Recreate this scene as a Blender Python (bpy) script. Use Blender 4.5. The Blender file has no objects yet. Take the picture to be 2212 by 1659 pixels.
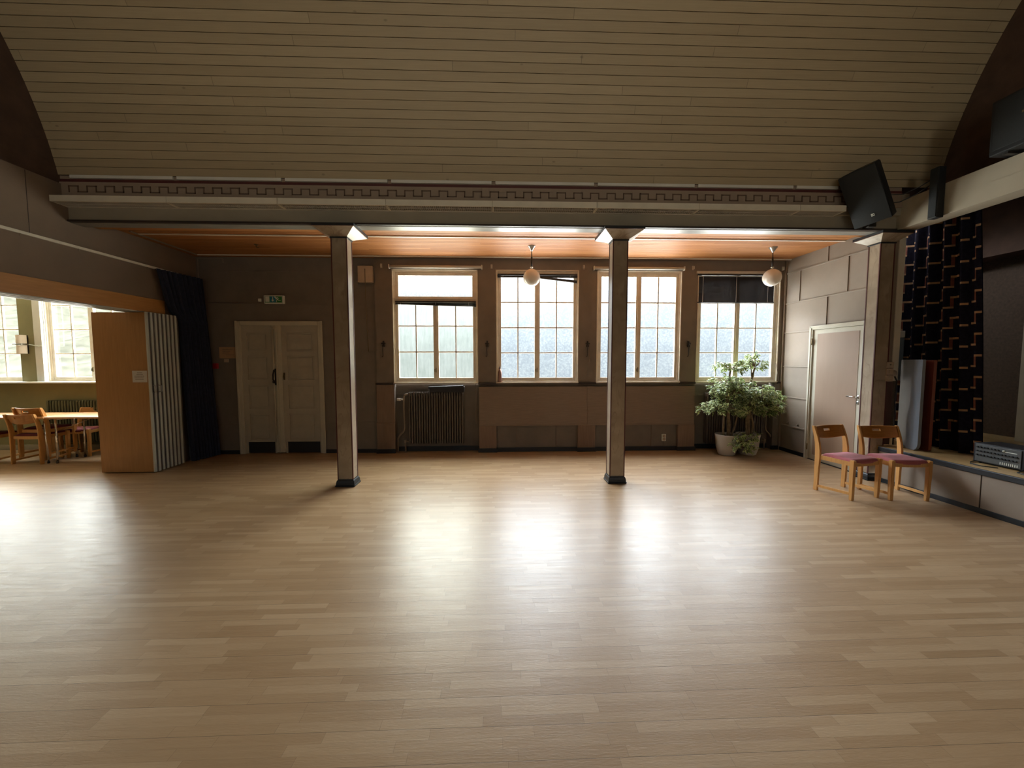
import bpy, bmesh, math, random
from mathutils import Vector, Matrix
random.seed(7)
PI = math.pi
sc = bpy.context.scene
col = sc.collection

# ------------------------------------------------------------------ materials
class NT:
    def __init__(s, m):
        s.t = m.node_tree; s.n = s.t.nodes; s.l = s.t.links
    def new(s, ty, ins=None, **kw):
        n = s.n.new(ty)
        for k, v in kw.items(): setattr(n, k, v)
        for k, v in (ins or {}).items():
            if hasattr(v, 'is_linked') or isinstance(v, bpy.types.NodeSocket): s.l.new(v, n.inputs[k])
            else: n.inputs[k].default_value = v
        return n
    def math(s, op, a, b=None, c=None):
        n = s.new('ShaderNodeMath', operation=op)
        for i, v in enumerate((a, b, c)):
            if v is None: continue
            if isinstance(v, bpy.types.NodeSocket): s.l.new(v, n.inputs[i])
            else: n.inputs[i].default_value = v
        return n.outputs[0]
    def ramp(s, fac, stops):
        n = s.n.new('ShaderNodeValToRGB'); s.l.new(fac, n.inputs[0])
        e = n.color_ramp.elements
        while len(e) < len(stops): e.new(0.5)
        for k, (p, c) in enumerate(stops):
            e[k].position = p; e[k].color = (*c, 1) if len(c) == 3 else c
        return n.outputs[0]
    def mix(s, f, a, b, mode='MIX'):
        n = s.new('ShaderNodeMix', data_type='RGBA', blend_type=mode)
        for k, v in ((0, f), (6, a), (7, b)):
            if isinstance(v, bpy.types.NodeSocket): s.l.new(v, n.inputs[k])
            elif k == 0: n.inputs[0].default_value = v
            else: n.inputs[k].default_value = (*v, 1) if len(v) == 3 else v
        return n.outputs[2]

def newmat(name):
    m = bpy.data.materials.new(name); m.use_nodes = True
    t = NT(m); p = t.n['Principled BSDF']
    return m, t, p

def mat(name, c, rough=.6, var=.12, scale=3., stretch=(1, 1, 1), metal=0., bump=0., bscale=60., spec=.5, sheen=0.):
    """painted / solid surface: base colour with a soft noise variation of its own"""
    m, t, p = newmat(name)
    tc = t.new('ShaderNodeTexCoord')
    mp = t.new('ShaderNodeMapping', {0: tc.outputs['Object'], 3: stretch})
    n1 = t.new('ShaderNodeTexNoise', {'Vector': mp.outputs[0], 'Scale': scale, 'Detail': 5., 'Roughness': .6})
    lo = tuple(x*(1-var) for x in c); hi = tuple(min(1, x*(1+var)) for x in c)
    t.l.new(t.ramp(n1.outputs[0], [(.3, lo), (.7, hi)]), p.inputs['Base Color'])
    p.inputs['Roughness'].default_value = rough; p.inputs['Metallic'].default_value = metal
    p.inputs['Specular IOR Level'].default_value = spec
    if sheen: p.inputs['Sheen Weight'].default_value = sheen
    if bump:
        n2 = t.new('ShaderNodeTexNoise', {'Vector': mp.outputs[0], 'Scale': bscale, 'Detail': 3.})
        b = t.new('ShaderNodeBump', {'Strength': bump, 'Distance': .01, 'Height': n2.outputs[0]})
        t.l.new(b.outputs[0], p.inputs['Normal'])
    return m

def wood(name, c1, c2, rough=.4, axis=0, scale=6., spec=.5):
    m, t, p = newmat(name)
    tc = t.new('ShaderNodeTexCoord')
    st = [14, 14, 14]; st[axis] = 1
    mp = t.new('ShaderNodeMapping', {0: tc.outputs['Object'], 3: tuple(st)})
    n1 = t.new('ShaderNodeTexNoise', {'Vector': mp.outputs[0], 'Scale': scale, 'Detail': 6., 'Roughness': .6, 'Distortion': .4})
    t.l.new(t.ramp(n1.outputs[0], [(.3, c1), (.7, c2)]), p.inputs['Base Color'])
    p.inputs['Roughness'].default_value = rough; p.inputs['Specular IOR Level'].default_value = spec
    return m

def planks_mat(name, c_lo, c_hi, rough, spec=.3, knots=True, blen=4.4):
    """UV.x = metres along the boards, UV.y = board number (+ position across it)"""
    m, t, p = newmat(name)
    uv = t.new('ShaderNodeUVMap', uv_map='UVMap')
    sp = t.new('ShaderNodeSeparateXYZ', {0: uv.outputs[0]})
    row = t.math('FLOOR', sp.outputs[1])
    wr = t.new('ShaderNodeTexWhiteNoise', {'W': row}, noise_dimensions='1D')
    xo = t.math('MULTIPLY_ADD', wr.outputs[0], blen, sp.outputs[0])
    cell = t.math('FLOOR', t.math('DIVIDE', xo, blen))
    cv = t.new('ShaderNodeCombineXYZ', {0: cell, 1: row})
    w2 = t.new('ShaderNodeTexWhiteNoise', {'Vector': cv.outputs[0]}, noise_dimensions='2D')
    gv = t.new('ShaderNodeCombineXYZ', {0: t.math('MULTIPLY', xo, 1.2), 1: t.math('MULTIPLY', sp.outputs[1], 3.0), 2: t.math('MULTIPLY', w2.outputs[0], 20)})
    g = t.new('ShaderNodeTexNoise', {'Vector': gv.outputs[0], 'Scale': 2.5, 'Detail': 6., 'Roughness': .65})
    f = t.math('ADD', t.math('MULTIPLY', w2.outputs[0], .28), t.math('MULTIPLY', g.outputs[0], .72))
    c = t.ramp(f, [(.2, c_lo), (.8, c_hi)])
    if knots:
        kv = t.new('ShaderNodeCombineXYZ', {0: t.math('MULTIPLY', sp.outputs[0], 2.3), 1: t.math('MULTIPLY', sp.outputs[1], .35)})
        k = t.new('ShaderNodeTexVoronoi', {'Vector': kv.outputs[0], 'Scale': 1.3})
        c = t.mix(t.ramp(k.outputs[0], [(.03, (.55, .55, .55)), (.075, (0, 0, 0))]), c, tuple(x*.45 for x in c_lo))
    # butt joints between boards
    fr = t.math('FRACT', t.math('DIVIDE', xo, blen))
    j = t.math('LESS_THAN', fr, .0018)
    c = t.mix(t.math('MULTIPLY', j, .35), c, (.02, .015, .01))
    t.l.new(c, p.inputs['Base Color'])
    p.inputs['Roughness'].default_value = rough; p.inputs['Specular IOR Level'].default_value = spec
    return m

def floor_mat():
    m, t, p = newmat('oak_parquet')
    tc = t.new('ShaderNodeTexCoord')
    sp = t.new('ShaderNodeSeparateXYZ', {0: tc.outputs['Object']})
    X, Y = sp.outputs[0], sp.outputs[1]
    Y = t.math('ADD', Y, .06)
    SW, SL = .048, .44
    r = t.math('DIVIDE', Y, SW); row = t.math('FLOOR', r); fy = t.math('FRACT', r)
    wr = t.new('ShaderNodeTexWhiteNoise', {'W': row}, noise_dimensions='1D')
    xo = t.math('DIVIDE', t.math('MULTIPLY_ADD', wr.outputs[0], 7.3, X), SL)
    cell = t.math('FLOOR', xo); fx = t.math('FRACT', xo)
    w2 = t.new('ShaderNodeTexWhiteNoise', {'Vector': t.new('ShaderNodeCombineXYZ', {0: cell, 1: row}).outputs[0]}, noise_dimensions='2D')
    # grain
    gv = t.new('ShaderNodeCombineXYZ', {0: t.math('MULTIPLY', X, 2.2), 1: t.math('MULTIPLY', Y, 34.), 2: t.math('MULTIPLY', w2.outputs[0], 30)})
    g = t.new('ShaderNodeTexNoise', {'Vector': gv.outputs[0], 'Scale': 2.2, 'Detail': 7., 'Roughness': .7, 'Distortion': .6})
    big = t.new('ShaderNodeTexNoise', {'Vector': tc.outputs['Object'], 'Scale': .7, 'Detail': 3.})
    f = t.math('ADD', t.math('MULTIPLY', t.math('POWER', w2.outputs[0], 1.3), .46), t.math('MULTIPLY', g.outputs[0], .58))
    f = t.math('ADD', f, t.math('MULTIPLY', t.math('SUBTRACT', big.outputs[0], .5), .25))
    c = t.ramp(f, [(.0, (.262, .155, .078)), (.45, (.345, .222, .122)), (1., (.455, .320, .195))])
    # seams: faint between strips, dark each third row
    e1 = t.math('LESS_THAN', fy, .035)
    m3 = t.math('LESS_THAN', t.math('FRACT', t.math('ADD', t.math('DIVIDE', row, 3.), .01)), .3)
    e1 = t.math('MULTIPLY', e1, t.math('MULTIPLY_ADD', m3, .6, .16))
    e2 = t.math('MULTIPLY', t.math('LESS_THAN', fx, .004), .35)
    c = t.mix(t.math('MAXIMUM', e1, e2), c, (.05, .028, .015))
    t.l.new(c, p.inputs['Base Color'])
    # satin lacquer, worn in streaks
    rn = t.new('ShaderNodeTexNoise', {'Vector': t.new('ShaderNodeCombineXYZ', {0: t.math('MULTIPLY', X, 3.), 1: t.math('MULTIPLY', Y, 26.)}).outputs[0], 'Scale': 1.6, 'Detail': 6.})
    rr = t.math('MULTIPLY_ADD', rn.outputs[0], .20, .26)
    t.l.new(rr, p.inputs['Roughness'])
    p.inputs['Specular IOR Level'].default_value = .42
    bh = t.math('ADD', t.math('MULTIPLY', rn.outputs[0], .5), t.math('MULTIPLY', w2.outputs[0], .25))
    fn = t.new('ShaderNodeTexNoise', {'Vector': t.new('ShaderNodeCombineXYZ', {0: t.math('MULTIPLY', X, 16.), 1: t.math('MULTIPLY', Y, 110.)}).outputs[0], 'Scale': 1.5, 'Detail': 4., 'Distortion': .8})
    bh = t.math('ADD', bh, t.math('MULTIPLY', fn.outputs[0], .45))
    bh = t.math('SUBTRACT', bh, t.math('MULTIPLY', e1, .6))
    b = t.new('ShaderNodeBump', {'Strength': .30, 'Distance': .004, 'Height': bh})
    t.l.new(b.outputs[0], p.inputs['Normal'])
    return m

def marble(name):
    m, t, p = newmat(name)
    tc = t.new('ShaderNodeTexCoord')
    mp = t.new('ShaderNodeMapping', {0: tc.outputs['Object'], 2: (.5, .35, 0), 3: (1.6, 1.6, .7)})
    n1 = t.new('ShaderNodeTexNoise', {'Vector': mp.outputs[0], 'Scale': 3., 'Detail': 5., 'Distortion': 1.6})
    v = t.math('ABSOLUTE', t.math('SUBTRACT', n1.outputs[0], .5))
    vein = t.ramp(v, [(0., (.75, .75, .75)), (.035, (0, 0, 0))])
    n2 = t.new('ShaderNodeTexNoise', {'Vector': tc.outputs['Object'], 'Scale': 5., 'Detail': 6.})
    c = t.ramp(n2.outputs[0], [(.3, (.30, .235, .17)), (.7, (.42, .34, .255))])
    c = t.mix(t.math('MULTIPLY', vein, t.ramp(n2.outputs[0], [(.4, (.1, .1, .1)), (.65, (.8, .8, .8))])), c, (.17, .12, .09))
    t.l.new(c, p.inputs['Base Color'])
    p.inputs['Roughness'].default_value = .28
    return m

def pane_mat(name, kind):
    """window glass: lets the daylight through, tinted by the figure of the glass"""
    m, t, p = newmat(name)
    t.n.remove(p)
    out = [n for n in t.n if n.type == 'OUTPUT_MATERIAL'][0]
    tc = t.new('ShaderNodeTexCoord')
    if kind == 'clear':
        c = (.93, .96, .95, 1)
        tr = t.new('ShaderNodeBsdfTransparent', {0: c})
        gl = t.new('ShaderNodeBsdfGlossy', {0: (1, 1, 1, 1), 1: .02})
        mx = t.new('ShaderNodeMixShader', {0: .05, 1: tr.outputs[0], 2: gl.outputs[0]})
    else:
        dist = t.new('ShaderNodeTexNoise', {'Vector': tc.outputs['Object'], 'Scale': 9., 'Detail': 2.})
        vadd = t.new('ShaderNodeVectorMath', {0: tc.outputs['Object'], 1: t.new('ShaderNodeVectorMath', {0: dist.outputs[1], 3: .10}, operation='SCALE').outputs[0]}, operation='ADD')
        vo = t.new('ShaderNodeTexVoronoi', {'Vector': vadd.outputs[0], 'Scale': 36. if kind == 'hammered' else 55.}, feature='SMOOTH_F1')
        big = t.new('ShaderNodeTexNoise', {'Vector': tc.outputs['Object'], 'Scale': 2.2, 'Detail': 5., 'Roughness': .65})
        if kind == 'hammered':
            f = t.math('ADD', t.math('MULTIPLY', vo.outputs[0], .75), t.math('MULTIPLY', big.outputs[0], .75))
            c = t.ramp(f, [(.42, (.93, .96, .97)), (.62, (.84, .88, .91)), (.85, (.77, .81, .85))])
        elif kind == 'dirty':
            mp = t.new('ShaderNodeMapping', {0: tc.outputs['Object'], 3: (14, 1, 2.2)})
            dr = t.new('ShaderNodeTexNoise', {'Vector': mp.outputs[0], 'Scale': 1.6, 'Detail': 5., 'Roughness': .6})
            f = t.math('ADD', t.math('MULTIPLY', dr.outputs[0], .55), t.math('MULTIPLY', big.outputs[0], .55))
            c = t.ramp(f, [(.35, (.76, .80, .76)), (.6, (.85, .88, .85)), (.8, (.93, .95, .93))])
        else:
            f = t.math('ADD', t.math('MULTIPLY', vo.outputs[0], .9), t.math('MULTIPLY', big.outputs[0], .6))
            c = t.ramp(f, [(.4, (.84, .85, .83)), (.8, (.68, .69, .68))])
        tr = t.new('ShaderNodeBsdfTransparent', {0: c})
        gl = t.new('ShaderNodeBsdfGlossy', {0: (.9, .95, 1, 1), 1: .25})
        mx = t.new('ShaderNodeMixShader', {0: .04, 1: tr.outputs[0], 2: gl.outputs[0]})
    t.l.new(mx.outputs[0], out.inputs[0])
    return m

def leaf_mat():
    m, t, p = newmat('variegated_leaf')
    uv = t.new('ShaderNodeUVMap', uv_map='UVMap')
    sp = t.new('ShaderNodeSeparateXYZ', {0: uv.outputs[0]})
    n = t.new('ShaderNodeTexNoise', {'Vector': t.new('ShaderNodeTexCoord').outputs['Object'], 'Scale': 60.})
    w = t.new('ShaderNodeTexWhiteNoise', {'W': t.math('FLOOR', sp.outputs[1])}, noise_dimensions='1D')
    e = t.math('ADD', sp.outputs[0], t.math('MULTIPLY', t.math('SUBTRACT', n.outputs[0], .5), .5))
    e = t.math('ADD', e, t.math('MULTIPLY', t.math('SUBTRACT', w.outputs[0], .5), .35))
    g = t.ramp(w.outputs[0], [(0., (.07, .13, .025)), (1., (.22, .32, .07))])
    c = t.mix(t.ramp(e, [(.66, (0, 0, 0)), (.84, (1, 1, 1))]), g, (.58, .62, .30))
    t.l.new(c, p.inputs['Base Color'])
    p.inputs['Roughness'].default_value = .42
    p.inputs['Subsurface Weight'].default_value = 0
    out = [k for k in t.n if k.type == 'OUTPUT_MATERIAL'][0]
    trl = t.new('ShaderNodeBsdfTranslucent', {0: c})
    mx = t.new('ShaderNodeMixShader', {0: .3, 1: p.outputs[0], 2: trl.outputs[0]})
    t.l.new(mx.outputs[0], out.inputs[0])
    return m

M = {}
M['floor'] = floor_mat()
M['wall'] = mat('brown_textile_wall', (.190, .160, .134), .85, .10, 4., bump=.15, bscale=250)
M['wall_side'] = mat('brown_painted_board', (.255, .202, .158), .6, .08, 3.)
M['wall_left'] = mat('brown_side_wall', (.20, .142, .100), .8, .08, 2., bump=.1, bscale=200)
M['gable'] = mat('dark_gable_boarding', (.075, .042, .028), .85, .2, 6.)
M['fibre'] = wood('fibreboard_brown', (.195, .145, .112), (.24, .185, .145), .7, 0, 5.)
M['fibre_v'] = wood('fibreboard_brown_upright', (.19, .128, .094), (.235, .162, .12), .7, 2, 4.)
M['black'] = mat('black_paint', (.012, .014, .018), .45, .2)
M['dark'] = mat('dark_brown_paint', (.03, .018, .014), .5, .2)
M['redline'] = mat('dark_red_paint', (.085, .018, .016), .5, .2)
M['white'] = mat('cream_white_paint', (.68, .63, .53), .45, .06, 5.)
M['white2'] = mat('white_enamel', (.62, .60, .55), .4, .05, 5.)
M['frame'] = mat('window_frame_paint', (.66, .60, .50), .4, .1, 8.)
M['door'] = mat('old_white_door_paint', (.42, .38, .31), .5, .07, 7.)
M['door_f'] = mat('door_frame_paint', (.50, .47, .38), .5, .06, 7.)
M['pink'] = mat('pinkish_brown_door_leaf', (.315, .218, .158), .45, .06, 5., stretch=(1, 1, .2))
M['beam'] = mat('grey_brown_beam_paint', (.32, .28, .215), .7, .06, 3.)
M['beamlow'] = mat('worn_gloss_beam_paint', (.20, .18, .15), .35, .25, 3., stretch=(1, 6, 6))
M['beam2'] = mat('brown_frieze_paint', (.30, .222, .165), .7, .06, 3.)
M['meander'] = mat('meander_dark_paint', (.135, .082, .055), .7, .1, 8.)
M['plaster'] = mat('grey_beige_plaster', (.38, .33, .25), .75, .05, 2.)
M['marble'] = marble('marbled_pillar_paint')
M['vault'] = planks_mat('vault_boards', (.305, .230, .138), (.390, .302, .188), .55)
M['slats'] = planks_mat('orange_pine_slats', (.26, .090, .026), (.46, .20, .066), .6, knots=False, blen=2.4)
M['metal'] = mat('brushed_steel', (.55, .55, .55), .3, .05, metal=1.)
M['chrome'] = mat('chrome', (.75, .75, .75), .12, .02, metal=1.)
M['iron'] = mat('blackened_iron', (.03, .026, .024), .5, .2, metal=.4)
M['brass'] = mat('old_brass', (.20, .15, .08), .4, .1, metal=.8)
M['radiator'] = mat('radiator_grey_brown', (.105, .085, .068), .45, .08)
M['pipe'] = mat('pipe_paint', (.24, .19, .14), .45, .08)
M['opal'] = mat('opal_glass', (.75, .68, .60), .12, .02)
M['navy'] = mat('navy_curtain', (.014, .019, .042), .95, .25, 20., sheen=.1)
M['oak'] = wood('beech_lacquered', (.50, .245, .072), (.60, .32, .11), .35, 2, 5.)
M['oak_d'] = wood('beech_back_dark', (.33, .135, .026), (.42, .185, .042), .35, 0, 4.)
M['seat'] = mat('dusty_pink_wool', (.37, .095, .110), .95, .1, 60., bump=.3, bscale=300, sheen=.15)
M['seat_r'] = mat('dark_red_wool', (.16, .012, .020), .95, .1, 60., sheen=.2)
M['partition'] = wood('partition_veneer', (.36, .175, .062), (.43, .215, .082), .45, 2, 2.5)
M['header'] = wood('header_veneer', (.44, .20, .055), (.55, .26, .08), .4, 1, 2.5)
M['alu'] = mat('white_aluminium_edge', (.52, .54, .50), .35, .04, metal=.0)
M['alu_d'] = mat('grey_seal', (.13, .115, .11), .6, .1)
M['olive'] = mat('olive_wall', (.22, .195, .095), .8, .08, 3.)
M['olive_d'] = mat('olive_radiator', (.09, .088, .045), .5, .08)
M['table'] = wood('table_top_beech', (.48, .24, .09), (.56, .30, .13), .3, 0, 3.)
M['pot'] = mat('white_glazed_pot', (.52, .49, .46), .35, .04)
M['soil'] = mat('potting_soil', (.04, .025, .018), .95, .4, 40., bump=.8, bscale=80)
M['bark'] = mat('fig_bark', (.20, .145, .085), .8, .25, 25., bump=.5, bscale=60)
M['leaf'] = leaf_mat()
M['amp'] = mat('amp_faceplate', (.085, .09, .09), .4, .15, 20.)
M['ampbox'] = mat('amp_black_vinyl', (.012, .012, .016), .6, .2, 60.)
M['grille'] = mat('speaker_grille', (.014, .016, .017), .75, .3, 200., bump=.4, bscale=500)
M['cab'] = mat('speaker_cabinet', (.008, .008, .009), .6, .2, 60.)
M['blue'] = mat('blue_grey_laminate', (.17, .195, .235), .5, .05, 4.)
M['blue2'] = mat('pale_blue_plastic', (.15, .19, .24), .5, .05, 4.)
M['redwood'] = wood('red_brown_laminate', (.155, .030, .014), (.20, .044, .02), .4, 2, 3.)
M['stagewood'] = wood('stage_boards', (.38, .24, .10), (.55, .38, .18), .35, 1, 3.)
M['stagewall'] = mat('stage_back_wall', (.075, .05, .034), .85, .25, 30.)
M['drape'] = mat('dark_stage_fabric', (.013, .012, .020), 1., .3, 30., spec=.05)
M['thread_l'] = mat('tan_zigzag_band', (.36, .21, .11), .9, .15, 30.)
M['thread_d'] = mat('rust_zigzag_band', (.17, .055, .035), .9, .2, 30.)
M['paper'] = mat('paper_sheet', (.55, .50, .46), .8, .03, 5.)
M['paper_o'] = mat('yellowed_paper_sheet', (.44, .27, .15), .8, .03, 5.)
M['ink'] = mat('printed_ink', (.16, .12, .10), .8, .05)
M['green'] = mat('exit_green', (.02, .20, .045), .35, .03)
M['teal'] = mat('exit_blue', (.02, .20, .30), .35, .03)
M['signwhite'] = mat('exit_white', (.72, .75, .68), .35, .03)
M['switch'] = mat('beige_switch_plastic', (.44, .34, .25), .45, .05)
M['red'] = mat('red_plastic', (.35, .015, .02), .5, .05)
M['copper'] = mat('copper_bottle', (.30, .17, .14), .35, .05, metal=.5)
M['blind'] = mat('dark_blind_slats', (.020, .020, .022), .5, .1)
M['blind_l'] = mat('light_blind_cord', (.7, .7, .7), .6, .1)
M['roller'] = mat('roller_screen_white', (.52, .48, .42), .5, .04)
M['brownpanel'] = mat('dark_brown_cupboard', (.085, .040, .026), .55, .15, 5.)
M['grass'] = mat('hillside_grass', (.037, .036, .029), 1., .38, 1.3, spec=0.)
M['bush'] = mat('hillside_bush', (.015, .020, .013), 1., .5, 6., spec=0.)
M['asphalt'] = mat('outside_ground', (.16, .16, .15), .9, .15, 2.)
M['hammered'] = pane_mat('hammered_glass', 'hammered')
M['dirty'] = pane_mat('streaked_glass', 'dirty')
M['ripple'] = pane_mat('rippled_glass', 'ripple')
M['clear'] = pane_mat('clear_glass', 'clear')

# ------------------------------------------------------------------ builders
ORG = {}
class MB:
    def __init__(s): s.bm = bmesh.new(); s.uv = s.bm.loops.layers.uv.new('UVMap'); s.mi = 0
    def face(s, vs, uvs=None):
        f = s.bm.faces.new([s.bm.verts.new(v) for v in vs]); f.material_index = s.mi
        if uvs:
            for lp, u in zip(f.loops, uvs): lp[s.uv].uv = u
        return f
    def box(s, x0, x1, y0, y1, z0, z1, bev=0., mx=None, seg=2):
        t = bmesh.new(); bmesh.ops.create_cube(t, size=1)
        for v in t.verts:
            v.co = Vector((x0+(v.co.x+.5)*(x1-x0), y0+(v.co.y+.5)*(y1-y0), z0+(v.co.z+.5)*(z1-z0)))
        if bev > 0: bmesh.ops.bevel(t, geom=list(t.edges), offset=bev, segments=seg, profile=.6, affect='EDGES')
        s.merge(t, mx); return s
    def merge(s, t, mx=None):
        mp = {}
        for v in t.verts: mp[v] = s.bm.verts.new(mx @ v.co if mx else v.co)
        for f in t.faces:
            try:
                g = s.bm.faces.new([mp[v] for v in f.verts]); g.material_index = s.mi; g.smooth = f.smooth
            except ValueError: pass
        t.free()
    def grid(s, pts, smooth=True, closed_u=False, closed_v=False):
        """pts[i][j]; joins to a sheet"""
        V = [[s.bm.verts.new(p) for p in r] for r in pts]
        n, m = len(V), len(V[0])
        for i in range(n if closed_u else n-1):
            for j in range(m if closed_v else m-1):
                q = [V[i][j], V[(i+1) % n][j], V[(i+1) % n][(j+1) % m], V[i][(j+1) % m]]
                f = s.bm.faces.new(q); f.smooth = smooth; f.material_index = s.mi
        return V
    def tube(s, pts, r, seg=10, cap=True, radii=None):
        P = [Vector(p) for p in pts]; rings = []
        up = Vector((0, 0, 1))
        prev = None
        for i, p in enumerate(P):
            d = (P[min(i+1, len(P)-1)]-P[max(i-1, 0)]).normalized()
            if prev is None:
                a = d.cross(up)
                if a.length < .1: a = d.cross(Vector((1, 0, 0)))
            else:
                a = prev - d*prev.dot(d)
            a.normalize(); prev = a
            b = d.cross(a); rr = radii[i] if radii else r
            rings.append([p+(a*math.cos(2*PI*k/seg)+b*math.sin(2*PI*k/seg))*rr for k in range(seg)])
        V = s.grid(rings, True, False, True)
        if cap:
            for R_ in (V[0], V[-1][::-1]):
                try: f = s.bm.faces.new(R_); f.material_index = s.mi
                except ValueError: pass
        return s
    def lathe(s, prof, cx=0, cy=0, seg=32, mx=None):
        rings = []
        for r, z in prof:
            ring = []
            for k in range(seg):
                v = Vector((cx+r*math.cos(2*PI*k/seg), cy+r*math.sin(2*PI*k/seg), z))
                ring.append(mx @ v if mx else v)
            rings.append(ring)
        V = s.grid(rings, True, False, True)
        if prof[0][0] > 1e-5: s.bm.faces.new(V[0][::-1]).material_index = s.mi
        if prof[-1][0] > 1e-5: s.bm.faces.new(V[-1]).material_index = s.mi
        return s
    def sphere(s, c, r, u=32, v=20):
        t = bmesh.new(); bmesh.ops.create_uvsphere(t, u_segments=u, v_segments=v, radius=r)
        for f in t.faces: f.smooth = True
        s.merge(t, Matrix.Translation(c)); return s
    def prism(s, poly, axis, a, b):
        """poly = 2-D points; axis 0: (y,z), 1: (x,z), 2: (x,y)"""
        def P(p, w): return {0: (w, p[0], p[1]), 1: (p[0], w, p[1]), 2: (p[0], p[1], w)}[axis]
        A = [s.bm.verts.new(P(p, a)) for p in poly]; B = [s.bm.verts.new(P(p, b)) for p in poly]
        n = len(poly)
        for f in ([A[::-1], B] + [[A[i], A[(i+1) % n], B[(i+1) % n], B[i]] for i in range(n)]):
            s.bm.faces.new(f).material_index = s.mi
        return s
    def build(s, name, m, parent=None, normals=True, weld=False):
        if weld: bmesh.ops.remove_doubles(s.bm, verts=list(s.bm.verts), dist=1e-5)
        if normals: bmesh.ops.recalc_face_normals(s.bm, faces=list(s.bm.faces))
        me = bpy.data.meshes.new(name)
        o = bpy.data.objects.new(name, me); col.objects.link(o)
        og = Vector((0, 0, 0))
        if parent is not None:
            o.parent = parent; og = ORG.get(parent.name, og)
        if og.length: bmesh.ops.translate(s.bm, verts=list(s.bm.verts), vec=-og)
        s.bm.to_mesh(me); s.bm.free()
        for k in (m if isinstance(m, (list, tuple)) else [m]): me.materials.append(k)
        ORG[o.name] = og
        return o

def tag(o, label=None, cat=None, group=None, kind=None):
    if label: o['label'] = label
    if cat: o['category'] = cat
    if group: o['group'] = group
    if kind: o['kind'] = kind
    return o
def thing(name, loc, label, cat, group=None):
    o = bpy.data.objects.new(name, None); col.objects.link(o); o.location = loc
    o.empty_display_size = .1
    ORG[o.name] = Vector(loc)
    return tag(o, label, cat, group)
def struct_root(name, loc, label=None):
    o = bpy.data.objects.new(name, None); col.objects.link(o); o.location = loc; ORG[o.name] = Vector(loc)
    return tag(o, label, None, None, 'structure')
def struct(name, mb, m, label=None, **k):
    return tag(mb.build(name, m, **k), label, kind='structure')
def box(name, m, parent, *b, bev=0.):
    return MB().box(*b, bev=bev).build(name, m, parent)
def copy_tree(o, parent=None):
    c = o.copy(); col.objects.link(c)
    if parent is not None: c.parent = parent
    for ch in list(o.children): copy_tree(ch, c)
    return c

# ------------------------------------------------------------------ dimensions
B = 6.44; XL = -4.95; XR = 4.93; YB = -4.0
ZC = 3.27                                  # ceiling of the window aisle
VC, VZ, VR = .34, 2.85, 4.30               # vault circle in the YZ plane
LB = 6.90; LX = -10.6                      # side room: window wall, far wall

# ------------------------------------------------------------------ shell
fl = MB().box(LX, XR, YB-.5, LB+.3, -.12, 0)
struct('floor', fl, M['floor'], 'lacquered oak strip parquet floor')

# vault, boards with open grooves
def vault():
    mb = MB(); w = .0868
    a0 = math.asin((3.668-VZ)/VR); a1 = PI-a0
    n = int((a1-a0)*VR/w); gx = .0055/VR
    x0, x1 = XL-.02, XR+.60
    def P(a, r=VR): return (VC+r*math.cos(a), VZ+r*math.sin(a))
    for i in range(n):
        A0 = a0+i*w/VR+gx/2; A1 = a0+(i+1)*w/VR-gx/2
        (y0, z0), (y1, z1) = P(A0), P(A1)
        mb.face([(x0, y0, z0), (x1, y0, z0), (x1, y1, z1), (x0, y1, z1)], [(x0, i+.02), (x1, i+.02), (x1, i+.98), (x0, i+.98)])
        # groove: two sides
        (ya, za) = P(A1+gx/2, VR+.016)
        mb.face([(x0, y1, z1), (x1, y1, z1), (x1, ya, za), (x0, ya, za)], [(x0, i+.99)]*4)
        (y2, z2) = P(A1+gx)
        mb.face([(x0, ya, za), (x1, ya, za), (x1, y2, z2), (x0, y2, z2)], [(x0, i+.99)]*4)
    mb.bm.faces.ensure_lookup_table()
    return mb
struct('ceiling', vault(), M['vault'], 'boarded barrel vault over the hall', normals=False)
# outer skin behind the vault (roof), keeps daylight out of the grooves
rf = MB()
rf.grid([[(x, VC+(VR+.12)*math.cos(a), VZ+(VR+.12)*math.sin(a)) for a in [.17+(PI-.34)*k/40 for k in range(41)]] for x in (XL-.6, XR+3.6)])
struct('ceiling', rf, M['dark'])

# nook ceiling with narrow orange slats, grooves across
def slats():
    mb = MB(); y = 4.80; i = 0
    while y < 6.55:
        w = .066; g = .008; x0, x1 = XL, XR
        mb.face([(x0, y, ZC), (x1, y, ZC), (x1, y+w-g, ZC), (x0, y+w-g, ZC)], [(x0, i+.02), (x1, i+.02), (x1, i+.98), (x0, i+.98)])
        mb.face([(x0, y+w-g, ZC), (x1, y+w-g, ZC), (x1, y+w-g/2, ZC+.02), (x0, y+w-g/2, ZC+.02)], [(x0, i+.99)]*4)
        mb.face([(x0, y+w-g/2, ZC+.02), (x1, y+w-g/2, ZC+.02), (x1, y+w, ZC), (x0, y+w, ZC)], [(x0, i+.99)]*4)
        y += w; i += 1
    return mb
struct('ceiling', slats(), M['slats'], 'orange pine slatted ceiling of the window aisle', normals=False)
struct('ceiling', MB().box(XL-.3, XR+.3, 4.9, 6.95, ZC+.03, ZC+.25), M['dark'])
# pale mouldings on it
struct('trim_1', MB().box(XL+.13, XR, 5.295, 5.325, ZC-.014, ZC+.002), M['white'], 'pale moulding along the orange ceiling, nearer the pillars')
struct('trim_2', MB().box(XL+.13, XR, 6.285, 6.315, ZC-.014, ZC+.002), M['white'], 'pale moulding along the orange ceiling, nearer the windows')
struct('trim_3', MB().box(XL+.12, XL+.145, 5.2, 6.31, ZC-.014, ZC+.002), M['pipe'], 'pale moulding along the left edge of the orange ceiling')

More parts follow.
